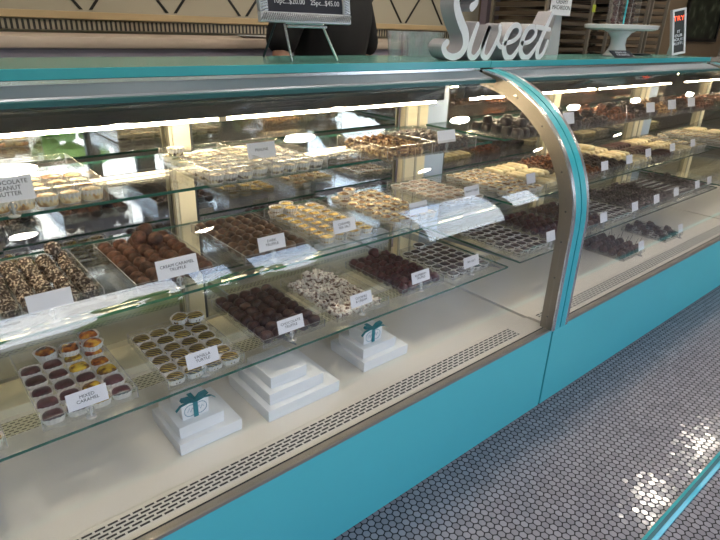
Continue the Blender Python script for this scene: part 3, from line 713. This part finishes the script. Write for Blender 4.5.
# ------------------------------------------------------------------ white gift boxes stacked in pyramids
def gift(x0, x1, y0, y1, z, h, label, group=None, name='gift_box'):
    o = empty(name, ((x0+x1)/2, (y0+y1)/2, z), label, 'box', group)
    w, d = (x1-x0)/2, (y1-y0)/2
    MB().box(-w+.0012, w-.0012, -d+.0012, d-.0012, .0003, h*.55).done('box_base', M['box'], o)
    MB().box(-w, w, -d, d, h*.32, h, bev=.0018).done('lid', M['box'], o, smooth=True)
    return o
def bow(cx, cy, z0, z1, w, yfront, host):
    o = empty('ribbon_bow', (cx, yfront, z1), f'teal ribbon bow tied on the small box {host}', 'ribbon')
    mb = MB(); mb.box(-.006, .006, -.0022, -.0008, z0-z1, .001); mb.box(-.006, .006, -.0022, cy-yfront, .0002, .0014)
    mb.done('band', M['ribbon'], o)
    for s in (-1, 1):
        lb = MB().strip([(0, .002), (.0, .003)], [(0, .001), (.0, .002)], 0, .001) if 0 else MB()
        pts = [(0, 0), (.014*s, .012), (.032*s, .014), (.036*s, .008), (.024*s, .003), (0, .002)]
        vs = [[lb.bm.verts.new((px, dy, .002+pz)) for px, pz in pts] for dy in (-.004, .008)]
        for i in range(len(pts)-1): lb.bm.faces.new((vs[0][i], vs[0][i+1], vs[1][i+1], vs[1][i]))
        a = lb.done('loop', M['ribbon'], o); md = a.modifiers.new('thick', 'SOLIDIFY'); md.thickness = .001
        tl = MB(); pts = [(0, .002), (.02*s, .006), (.04*s, .003), (.052*s, -.008)]
        vs = [[tl.bm.verts.new((px, dy, pz)) for px, pz in pts] for dy in (-.009, -.001)]
        for i in range(3): tl.bm.faces.new((vs[0][i], vs[0][i+1], vs[1][i+1], vs[1][i]))
        a = tl.done('tail', M['ribbon'], o); md = a.modifiers.new('thick', 'SOLIDIFY'); md.thickness = .001
    return o
def emblem(par, w, h, d):
    mb = MB(); r = h*.36
    for sx in (-.013, .013):
        mb.tube([(sx+r*math.cos(k*PI/8), 0, h*.5+r*math.sin(k*PI/8)) for k in range(16)], .0008, 5, closed=True)
        mb.tube([(sx-r*.5, 0, h*.5-r*.2), (sx-r*.2, 0, h*.5+r*.5), (sx, 0, h*.5-r*.3), (sx+r*.3, 0, h*.5+r*.4), (sx+r*.5, 0, h*.5)], .0007, 4)
    mb.done('round_emblem', M['logo'], par, (0, -d/2-.0002, 0))
G = 'white boxes stacked in pyramids'
T = .0285
def pyramid(x0, y0, w, d, nt, small, host, T=.034, li=.010, ri=.040):
    z = SH['D']; lv = ['bottom', 'second', 'third']
    for k in range(nt):
        gift(x0+k*li, x0+w-k*ri, y0+k*.018, y0+d-k*.030, z+.0002, T, f'white box, {lv[k]} tier of the {host} pyramid')
        z += T+.0005
    if small:
        sw, sh = small; cx, cy = x0+li*2+.008+sw/2, y0+.038+sw/2
        g = gift(cx-sw/2, cx+sw/2, cy-sw/2, cy+sw/2, z+.0002, sh, f'small white box with a round blue emblem topping the {host} pyramid')
        emblem(g, sw, sh, sw)
        bow(cx, cy, z+.001, z+sh+.0015, sw, cy-sw/2, f'of the {host} pyramid')
pyramid(-1.337, .202, .170, .180, 2, (.072, .046), 'left')
pyramid(-1.100, .180, .240, .225, 3, None, 'middle', .036, .016, .045)
pyramid(-.742, .207, .188, .172, 2, (.076, .046), 'right')

# ------------------------------------------------------------------ things on the counter board
ZB = 1.2202
ea = empty('chalkboard_easel', (-.71, .52, ZB), 'silver wire easel holding the framed chalkboard', 'easel')
mb = MB().tube([(-.075, -.012, .002), (-.083, .012, .10), (-.07, .03, .18)], .0035, 8)
MB().tube([(-.078, -.010, .002), (-.086, .010, .095), (-.03, .05, .26)], .0036, 8).done('leg', M['chrome'], ea, smooth=True)
MB().tube([(.085, -.008, .002), (.043, .010, .095), (.01, .05, .26)], .0036, 8).done('leg', M['chrome'], ea, smooth=True)
MB().tube([(-.055, .18, .002), (-.02, .09, .20), (-.01, .05, .26)], .0034, 8).done('leg', M['dim'], ea, smooth=True)
MB().tube([(-.088, -.006, .092), (.045, -.006, .092)], .0038, 8).done('ledge_bar', M['chrome'], ea, smooth=True)
MB().tube([(-.086, .012, .100), (.043, .012, .100)], .003, 8).done('cross_bar', M['chrome'], ea, smooth=True)
cb = empty('chalkboard', (-.735, .512, ZB+.100), 'small framed chalkboard with chalked prices standing on the easel', 'chalkboard', None, (-.14, 0, 0))
W2, H2, FW = .152, .20, .026
mb = MB()
for q in ((-W2, W2, 0, FW), (-W2, W2, H2-FW, H2), (-W2, -W2+FW, FW, H2-FW), (W2-FW, W2, FW, H2-FW)): mb.box(q[0], q[1], -.010, .006, q[2], q[3], bev=.003)
fr = mb.done('frame', M['silver_frame'], cb, smooth=True)
mb = MB()
for k in range(44):
    x = -W2+.006+k*(2*W2-.012)/43
    mb.tube([(x-.005, -.0105, .004), (x+.005, -.0125, FW-.004)], .0016, 5)
for k in range(22):
    z = FW+k*(H2-2*FW)/21
    for s in (-1, 1): mb.tube([(s*(W2-.004), -.0105, z), (s*(W2-FW+.004), -.0125, z+.006)], .0016, 5)
mb.done('beading', M['chrome'], fr, smooth=True)
MB().box(-W2+FW-.002, W2-FW+.002, -.004, .004, FW-.002, H2-FW+.002).done('slate', M['slate'], cb)
chalk = pbr('chalk_writing', '#e4e4ea', .9)
text_mesh('lettering', '10pc...$20.00', .019, chalk, cb, (-.055, -.0046, .053), (PI/2, 0, 0), .0003)
text_mesh('lettering', '25pc...$45.00', .019, chalk, cb, (.065, -.0046, .053), (PI/2, 0, 0), .0003)
text_mesh('lettering', 'BOX OF TRUFFLES', .022, chalk, cb, (0, -.0046, .12), (PI/2, 0, 0), .0003)

# word sign cut out of thick board
SWEET = [[(-0.084, 1.389, 0.014), (-0.063, 1.405, 0.01), (-0.074, 1.432, 0.009), (-0.116, 1.443, 0.01), (-0.155, 1.428, 0.012), (-0.165, 1.4, 0.014), (-0.152, 1.368, 0.016), (-0.127, 1.334, 0.017), (-0.106, 1.307, 0.017), (-0.099, 1.272, 0.015), (-0.118, 1.243, 0.012), (-0.157, 1.232, 0.011), (-0.194, 1.241, 0.011), (-0.209, 1.263, 0.012), (-0.195, 1.278, 0.011)],
 [(-0.045, 1.337, 0.009), (-0.062, 1.297, 0.011), (-0.075, 1.261, 0.012), (-0.071, 1.236, 0.011), (-0.044, 1.23, 0.009), (-0.013, 1.261, 0.009), (0.023, 1.333, 0.009), (0.009, 1.298, 0.011), (-0.001, 1.262, 0.012), (0.0, 1.237, 0.011), (0.027, 1.229, 0.009), (0.057, 1.262, 0.009), (0.083, 1.31, 0.009), (0.081, 1.334, 0.009)],
 [(0.083, 1.31, 0.009), (0.079, 1.281, 0.008), (0.102, 1.264, 0.008), (0.133, 1.277, 0.008)],
 [(0.123, 1.277, 0.008), (0.165, 1.285, 0.008), (0.199, 1.303, 0.009), (0.205, 1.326, 0.009), (0.186, 1.34, 0.009), (0.154, 1.334, 0.01), (0.127, 1.304, 0.012), (0.118, 1.262, 0.013), (0.139, 1.231, 0.012), (0.174, 1.229, 0.01), (0.206, 1.258, 0.008), (0.225, 1.282, 0.007)],
 [(0.226, 1.278, 0.008), (0.271, 1.284, 0.008), (0.303, 1.304, 0.009), (0.306, 1.324, 0.009), (0.287, 1.337, 0.009), (0.255, 1.332, 0.01), (0.231, 1.301, 0.012), (0.221, 1.258, 0.013), (0.245, 1.23, 0.012), (0.281, 1.23, 0.01), (0.315, 1.259, 0.008), (0.332, 1.279, 0.007)],
 [(0.399, 1.386, 0.009), (0.377, 1.348, 0.011), (0.354, 1.307, 0.012), (0.334, 1.259, 0.012), (0.342, 1.228, 0.011), (0.37, 1.238, 0.009), (0.386, 1.263, 0.008), (0.395, 1.287, 0.007)],
 [(0.305, 1.338, 0.008), (0.347, 1.334, 0.009), (0.398, 1.33, 0.008)]]
def smooth_line(pts, n=5):
    out = []
    P = [Vector(p) for p in pts]; P = [P[0]*2-P[1]]+P+[P[-1]*2-P[-2]]
    for i in range(1, len(P)-2):
        for k in range(n):
            t = k/n; a, b, c, d = P[i-1], P[i], P[i+1], P[i+2]
            out.append(.5*((2*b)+(c-a)*t+(2*a-5*b+4*c-d)*t*t+(3*b-a-3*c+d)*t**3))
    out.append(P[-2]); return out
def word_sign(yf, yb):
    mb = MB()
    for si, st in enumerate(SWEET):
        L_ = smooth_line([(a, b, w) for a, b, w in st]); n = len(L_)
        yf_ = yf-.0004*si
        left, right = [], []
        for i, p in enumerate(L_):
            t = (L_[min(i+1, n-1)]-L_[max(i-1, 0)]); t = Vector((t.x, t.y)).normalized(); nrm = Vector((-t.y, t.x))
            left.append((p.x+nrm.x*p.z*1.0, p.y+nrm.y*p.z*1.0)); right.append((p.x-nrm.x*p.z*1.0, p.y-nrm.y*p.z*1.0))
        def cap(i, sgn):
            p = L_[i]; q = L_[i+sgn]; d = Vector((p.x-q.x, p.y-q.y)).normalized(); nr = Vector((-d.y, d.x)); r = p.z*1.0
            return [(p.x+(nr.x*math.cos(a)+d.x*math.sin(a))*r, p.y+(nr.y*math.cos(a)+d.y*math.sin(a))*r) for a in (PI*.2, PI*.4, PI*.6, PI*.8)]
        rows = []
        for A in (left, right): pass
        V = {}
        def v(u, w, y): return mb.bm.verts.new((u, y, max(w, 1.2205)))
        Lf = [v(*p, yf_) for p in left]; Rf = [v(*p, yf_) for p in right]; Lb = [v(*p, yb) for p in left]; Rb = [v(*p, yb) for p in right]
        for i in range(n-1):
            mb.bm.faces.new((Lf[i], Lf[i+1], Rf[i+1], Rf[i])).material_index = 0
            mb.bm.faces.new((Lb[i], Rb[i], Rb[i+1], Lb[i+1])).material_index = 1
            mb.bm.faces.new((Lf[i], Lb[i], Lb[i+1], Lf[i+1])).material_index = 1
            mb.bm.faces.new((Rf[i], Rf[i+1], Rb[i+1], Rb[i])).material_index = 1
        for idx, sg, a, b in ((0, 1, Rf, Rb), (n-1, -1, Lf, Lb)):
            c = cap(idx, sg)
            if sg == 1: st_, en = (Rf[0], Rb[0]), (Lf[0], Lb[0])
            else: st_, en = (Lf[-1], Lb[-1]), (Rf[-1], Rb[-1])
            if (Vector((c[0][0], 0, c[0][1]))-Vector((st_[0].co.x, 0, st_[0].co.z))).length > (Vector((c[-1][0], 0, c[-1][1]))-Vector((st_[0].co.x, 0, st_[0].co.z))).length: c = c[::-1]
            F = [st_[0]]+[v(*p, yf_) for p in c]+[en[0]]; B = [st_[1]]+[v(*p, yb) for p in c]+[en[1]]
            mb.bm.faces.new(F).material_index = 0; mb.bm.faces.new(B[::-1]).material_index = 1
            for i in range(len(F)-1): mb.bm.faces.new((F[i], B[i], B[i+1], F[i+1])).material_index = 1
    return mb
o = word_sign(.47, .53).done('word_sign', [M['sign_white'], M['sign_side']])
tag(o, 'thick white cut-out script sign reading Sweet standing on the teal counter', 'sign')

# paper notice on a white stand behind the t
ns = empty('notice_stand', (.87, .74, ZB), 'white stand holding a printed paper notice beside the script sign', 'sign')
MB().prism([(-.05, 0), (.055, 0), (.035, .20), (-.01, .20)], 0, .05, 'Y').done('stand', M['sign_side'], ns)
MB().box(-.085, .085, -.012, -.008, .175, .33).done('paper', M['card'], ns)
text_mesh('lettering', 'CHOCOLATE\nALMOND\nCREAMY\nMACAROON', .026, M['ink'], ns, (0, -.0125, .245), (PI/2, 0, 0), .0002)

# cake stand
cs = empty('cake_stand', (1.225, .60, ZB), 'large white ceramic cake stand with a flared foot on the counter', 'cake stand')
MB().lathe([(0, 0), (.062, 0), (.064, .006), (.055, .014), (.045, .03), (.036, .055), (.038, .085), (.055, .108), (.075, .118), (0, .120)], 40).done('foot', M['ceramic'], cs, smooth='all')
MB().lathe([(0, .118), (.15, .120), (.170, .128), (.174, .144), (.168, .146), (.160, .134), (.14, .130), (0, .130)], 48).done('plate', M['ceramic'], cs, smooth=True)
ZS = ZB+.1305
def gift_tube(x, y, w, d, h, fillmat, lab, rib):
    e = empty('chocolate_box', (x, y, ZS), lab, 'box')
    MB().box(-w/2, w/2, -d/2, d/2, 0, h).done('clear_box', M['acrylic'], e)
    for s in (-1, 1): MB().box(s*w/2-.002*(s > 0), s*w/2+.002*(s < 0), -d/2-.0005, -d/2+.001, 0, h).done('box_edge', M['acrylic_rim'], e)
    mb = MB(); rr = random.Random(3)
    for k in range(7):
        for i in (-1, 0, 1): mb.ball((i*w*.27, rr.uniform(-.1, .1)*d, .016+k*.023), .0125, 2, amp=.2, fr=2, seed=k+i)
    mb.done('chocolate_pieces', fillmat, e, smooth='all')
    if rib:
        MB().box(w/2-.016, w/2-.004, -d/2-.003, -d/2-.001, 0, h).done('ribbon', M['ribbon'] if 0 else M['teal_edge'], e)
gift_tube(1.155, .60, .085, .05, .17, M['red_truf'], 'clear box of red-brown chocolates with teal ribbon on the cake stand', True)
gift_tube(1.29, .60, .085, .05, .17, M['dark_truf'], 'clear box of dark chocolates at the right of the cake stand plate', False)
# menu card lying against the stand foot
mc = empty('menu_card', (1.13, .50, ZB), 'small black card with white lines leaning before the cake stand foot', 'card', None, (-.95, 0, -.1))
MB().box(-.085, .085, -.001, .001, 0, .05).done('card', M['slate'], mc)
text_mesh('lettering', 'PLEASE ASK\nFOR SAMPLES', .018, M['white_led'], mc, (0, -.0014, .026), (PI/2, 0, 0), .0002)
# lit tag sign
ls = empty('lit_sign', (1.86, .56, ZB+.008), 'narrow black counter sign with orange-red top letters in a grey frame', 'sign', None, (-.06, -.2, -.55))
mb = MB()
for q in ((-.041, .041, 0, .012), (-.041, .041, .228, .24), (-.041, -.030, .012, .228), (.030, .041, .012, .228)): mb.box(q[0], q[1], -.012, .012, q[2], q[3], bev=.002)
mb.done('frame', M['silver_frame'], ls)
MB().box(-.031, .031, -.006, .010, .011, .229).done('panel', M['black'], ls)
text_mesh('lettering', 'TRY', .036, M['red_led'], ls, (0, -.0066, .19), (PI/2, 0, 0), .0004)['label'] = 'glowing orange-red letters'
text_mesh('lettering', 'IT\nOUR\nHOUSE\nTRUFFLE', .022, M['white_led'], ls, (0, -.0066, .09), (PI/2, 0, 0), .0004)
MB().prism([(0.012, 0), (.012, .15), (.09, 0), (.08, 0), (.012, .13)][:3], -.004, .004).done('prop', M['silver_frame'], ls)
dsh = MB().lathe([(0, 0), (.05, 0), (.062, .008), (.058, .009), (.045, .003), (0, .003)], 24).done('small_dish', M['dim'], loc=(1.62, .66, ZB), smooth=True)
tag(dsh, 'small dark dish on the counter between cake stand and lit sign', 'dish')
# plastic cups
def cup():
    e = MB().lathe([(0, 0), (.022, 0), (.031, .085), (.0325, .086), (.0315, .087), (.030, .085), (.021, .002), (0, .002)], 20)
    return e.done('plastic_cup', M['cupplastic'], smooth=True)
cp = cup(); tag(cp, 'clear plastic cup in the cluster behind the counter edge', 'cup', 'clear cups clustered by the person'); cp.location = (-.165, .755, ZB)
for k, (x, y) in enumerate([(-.10, .75), (-.035, .755), (-.13, .69), (-.07, .695), (0.0, .70), (.03, .76)]): copytree(cp, (x, y, ZB))
# small things on the back counter
pl = MB().lathe([(0, 0), (.06, 0), (.09, .010), (.088, .012), (.058, .004), (0, .004)], 28).done('white_plate', M['ceramic'], loc=(-.18, 1.75, 1.2502), smooth=True)
tag(pl, 'small white plate on the beige back counter', 'plate')
bw = MB().lathe([(0, 0), (.03, 0), (.055, .035), (.06, .05), (.057, .05), (.05, .035), (0, .006)], 28).done('bowl', M['ceramic'], loc=(.78, 1.72, 1.2502), smooth=True)
tag(bw, 'white bowl on the beige back counter behind the sign', 'bowl')

# ------------------------------------------------------------------ sheet-pan racks, picture on the right
def rack(x0, x1, y0, y1, label, n, ztop):
    e = empty('pan_rack', ((x0+x1)/2, (y0+y1)/2, 0), label, 'rack')
    cx, cy = e.location.x, e.location.y
    for x in (x0, x1):
        for y in (y0, y1): MB().box(x-cx-.011, x-cx+.011, y-cy-.011, y-cy+.011, .02, 2.0).done('upright', M['rack'], e)
    MB().box(x0-cx, x1-cx, y0-cy, y1-cy, 1.985, 2.0).done('top', M['rack'], e)
    MB().box(x0-cx, x1-cx, y0-cy, y1-cy, .10, .115).done('bottom', M['rack'], e)
    for k in range(n):
        z = .85+k*.058
        mb = MB()
        for s in (x0-cx+.0115, x1-cx-.0235): mb.box(s, s+.012, y0-cy+.012, y1-cy-.012, z-.004, z)
        mb.done('runner', M['rack'], e)
    return e
nP = 0
panm = None
for x0, x1, nm in ((1.93, 2.52, 'left'), (2.79, 3.40, 'right'), (3.46, 3.75, 'narrow')):
    rk = rack(x0, x1, 1.50, 1.95, f'{nm} aluminium rack filled with dark sheet pans behind the counter', 17, 2)
    if nm == 'left': MB().box(x1-rk.location.x-.02, x1-rk.location.x+.02, -.2385, -.2362, 1.47, 1.52).done('paper_tag', M['greenpaper'], rk)['label'] = 'lime green paper tag'
    mb = MB(); a, b = x0+.014, x1-.014; w = b-a
    mb.box(-w/2, w/2, -.215, .215, 0, .004)
    for q in ((-w/2, w/2, -.215, -.210), (-w/2, w/2, .210, .215), (-w/2, -w/2+.005, -.21, .21), (w/2-.005, w/2, -.21, .21)): mb.box(q[0], q[1], q[2], q[3], .004, .026, 1)
    p = mb.done('sheet_pan', [M['pan'], M['pan_rim']]); tag(p, f'dark sheet pan slid into the {nm} rack', 'sheet pan', f'sheet pans in the {nm} rack')
    p.location = ((a+b)/2, 1.725, .8505)
    for k in range(1, 17): copytree(p, ((a+b)/2, 1.725, .8505+k*.058))

pf = empty('wall_picture', (6.3, 2.19, 1.28), 'large dark landscape picture in a black frame on the right wall section', 'picture')
mb = MB()
for q in ((-.47, .6, 0, .04), (-.47, .6, .76, .8), (-.47, -.43, .04, .76), (.56, .6, .04, .76)): mb.box(q[0], q[1], -.03, 0, q[2], q[3])
mb.done('frame', M['black'], pf); MB().box(-.43, .56, -.015, 0, .04, .76).done('print', M['pic'], pf)
wp = MB().box(3.85, XR-.02, 1.95, 2.0, .05, .10)

# ------------------------------------------------------------------ person behind the counter
def skin_obj(name, verts, edges, radii, mat, parent=None, root=0, sub=2):
    me = bpy.data.meshes.new(name); me.from_pydata(verts, edges, []); o = bpy.data.objects.new(name, me); C.objects.link(o)
    sk = o.modifiers.new('skin', 'SKIN'); sk.use_smooth_shade = True
    for i, v in enumerate(me.skin_vertices[0].data):
        r = radii[i]; v.radius = r if isinstance(r, tuple) else (r, r); v.use_root = (i == root)
    s = o.modifiers.new('sub', 'SUBSURF'); s.levels = sub; s.render_levels = sub
    me.materials.append(mat)
    if parent: o.parent = parent
    return o
pe = empty('person', (-.12, 1.22, 0), 'person in a black short-sleeved shirt standing behind the counter', 'person', None, (0, 0, .25))
bv = [(0, 0, .98), (0, 0, 1.12), (0, -.01, 1.28), (0, 0, 1.42), (0, 0, 1.50), (0, -.01, 1.56), (0, -.02, 1.64), (0, -.02, 1.72),
      (-.19, 0, 1.43), (-.27, .02, 1.28), (-.31, .0, 1.14), (-.27, -.10, 1.12), (-.20, -.20, 1.13),
      (.19, 0, 1.43), (.28, .02, 1.28), (.315, .02, 1.12), (.25, -.12, 1.10), (.19, -.20, 1.12),
      (-.10, 0, .90), (-.11, 0, .50), (-.11, .03, .09), (.10, 0, .90), (.11, 0, .50), (.11, .03, .09), (-.11, -.10, .035), (.11, -.10, .035)]
be = [(0, 1), (1, 2), (2, 3), (3, 4), (4, 5), (5, 6), (6, 7), (3, 8), (8, 9), (9, 10), (10, 11), (11, 12), (3, 13), (13, 14), (14, 15), (15, 16), (16, 17), (0, 18), (18, 19), (19, 20), (0, 21), (21, 22), (22, 23), (20, 24), (23, 25)]
br = [(.15, .11), (.13, .10), (.15, .11), (.15, .10), .055, .06, (.078, .095), (.06, .07), .058, .047, .040, .034, .026, .058, .047, .040, .034, .026, .085, .055, .042, .085, .055, .042, .035, .035]
body = skin_obj('body', bv, be, br, M['skin'], pe)
sv = [(0, 0, .90), (0, 0, 1.06), (0, -.01, 1.24), (0, 0, 1.40), (-.185, 0, 1.435), (-.27, .02, 1.29), (-.31, .01, 1.20), (.185, 0, 1.435), (.285, .02, 1.29), (.325, .02, 1.18), (0, 0, 1.47)]
se = [(0, 1), (1, 2), (2, 3), (3, 4), (4, 5), (5, 6), (3, 7), (7, 8), (8, 9), (3, 10)]
sr = [(.19, .14), (.18, .135), (.195, .145), (.19, .13), .078, .072, .066, .078, .072, .066, (.07, .075)]
skin_obj('shirt', sv, se, sr, M['black_cloth'], pe)
skin_obj('trousers', [(0, 0, .97), (-.10, 0, .88), (-.11, 0, .50), (-.11, .03, .12), (.10, 0, .88), (.11, 0, .50), (.11, .03, .12)], [(0, 1), (1, 2), (2, 3), (0, 4), (4, 5), (5, 6)], [(.17, .125), .105, .075, .062, .105, .075, .062], M['jeans'], pe)
MB().ball((0, .012, 1.68), .112, 3, amp=.06, fr=3, sc=(.9, 1.02, 1.0)).done('hair', M['hair'], pe, smooth='all')
for s in (-1, 1): MB().ball((s*.031, -.108, 1.645), .012, 2).done('eye', M['eye'], pe, smooth='all')
MB().ball((0, -.125, 1.62), .016, 2, sc=(.8, 1, 1.4)).done('nose', M['skin'], pe, smooth='all')
MB().ball((0, -.112, 1.585), .02, 2, sc=(1.1, .5, .3)).done('mouth', M['lip'], pe, smooth='all')
for s in (-1, 1):
    hx = s*.195; base = Vector((hx, -.20, 1.125))
    hv = [tuple(base), (hx-s*.01, -.235, 1.12), (hx-s*.015, -.275, 1.115)]; he = [(0, 1), (1, 2)]; hr = [.024, (.034, .020), (.036, .017)]
    skin_obj('hand', hv, he, hr, M['skin'], pe)
    for k, (dx, ln) in enumerate(((-.027, .060), (-.009, .072), (.009, .068), (.027, .055))):
        fx = hx-s*.015+dx
        skin_obj('finger', [(fx, -.275, 1.116), (fx, -.275-ln*.5, 1.112), (fx, -.275-ln*.8, 1.100), (fx, -.275-ln, 1.084)], [(0, 1), (1, 2), (2, 3)], [.0095, .0088, .008, .007], M['skin'], pe, sub=1)
    skin_obj('thumb', [(hx-s*.02, -.225, 1.118), (hx-s*.05, -.25, 1.112), (hx-s*.062, -.285, 1.105)], [(0, 1), (1, 2)], [.012, .011, .009], M['skin'], pe, sub=1)

# ------------------------------------------------------------------ outside the shop windows
struct('ground_outside', MB().box(-14, 18, -30, YF-.12, -.16, -.05), M['ground'])
def tree(x, y, h, r, lab):
    e = empty('street_tree', (x, y, -.05), lab, 'tree', 'trees across the street')
    MB().tube([(0, 0, 0), (.05, 0, h*.3), (0, .05, h*.6)], [.16, .12, .08], 8).done('trunk', M['bark'], e, smooth='all')
    mb = MB(); rr = random.Random(int(x*10))
    for k in range(75):
        a = rr.uniform(0, 6.28); q = r*math.sqrt(rr.random()); zz = rr.uniform(-1, 1)
        q *= math.sqrt(max(.1, 1-zz*zz*.8))
        mb.ball((q*math.cos(a), q*math.sin(a), h*.68+zz*h*.3), rr.uniform(.10, .30), 1, amp=.6, fr=2.5, seed=k)
    mb.done('crown', M['leaf'], e, smooth=False)
for k, (x, y, h, r) in enumerate([(-5.2, -8, 3.1, 1.2), (-2.3, -9.5, 3.3, 1.3), (.9, -8.5, 2.9, 1.0), (3.4, -10, 3.2, 1.2), (7.5, -11, 3.6, 1.3)]):
    tree(x, y, h, r, 'leafy green tree standing across the street, seen only in reflections')
struct('building_outside', MB().box(-13, 16, -24, -22, -.05, 3.4), M['facade'])

# ------------------------------------------------------------------ light
w = bpy.data.worlds.new('world'); bpy.context.scene.world = w; w.use_nodes = True
nt = w.node_tree; bg = nt.nodes['Background']
tc = nt.nodes.new('ShaderNodeTexCoord'); sp = nt.nodes.new('ShaderNodeSeparateXYZ'); nt.links.new(tc.outputs['Generated'], sp.inputs[0])
rp = nt.nodes.new('ShaderNodeValToRGB'); e = rp.color_ramp.elements
e[0].position = 0; e[0].color = lin('#dbe6f0'); e[1].position = .6; e[1].color = lin('#86aee4')
nt.links.new(sp.outputs[2], rp.inputs[0])
nz = nt.nodes.new('ShaderNodeTexNoise'); nz.inputs['Scale'].default_value = 3; nz.inputs['Detail'].default_value = 5
nt.links.new(tc.outputs['Generated'], nz.inputs['Vector'])
cr = nt.nodes.new('ShaderNodeValToRGB'); cr.color_ramp.elements[0].position = .5; cr.color_ramp.elements[1].position = .7
nt.links.new(nz.outputs['Fac'], cr.inputs[0])
mx = nt.nodes.new('ShaderNodeMix'); mx.data_type = 'RGBA'; nt.links.new(cr.outputs[0], mx.inputs['Factor']); nt.links.new(rp.outputs[0], mx.inputs['A']); mx.inputs['B'].default_value = (1, 1, 1, 1)
nt.links.new(mx.outputs['Result'], bg.inputs[0]); bg.inputs[1].default_value = 6.5

sc = bpy.context.scene
sc.cycles.transparent_max_bounces = 32; sc.cycles.max_bounces = 10; sc.cycles.glossy_bounces = 6; sc.cycles.diffuse_bounces = 4
sc.view_settings.view_transform = 'Standard'; sc.view_settings.look = 'None'; sc.view_settings.gamma = 1; sc.view_settings.use_curve_mapping = False
sc.view_settings.exposure = .36
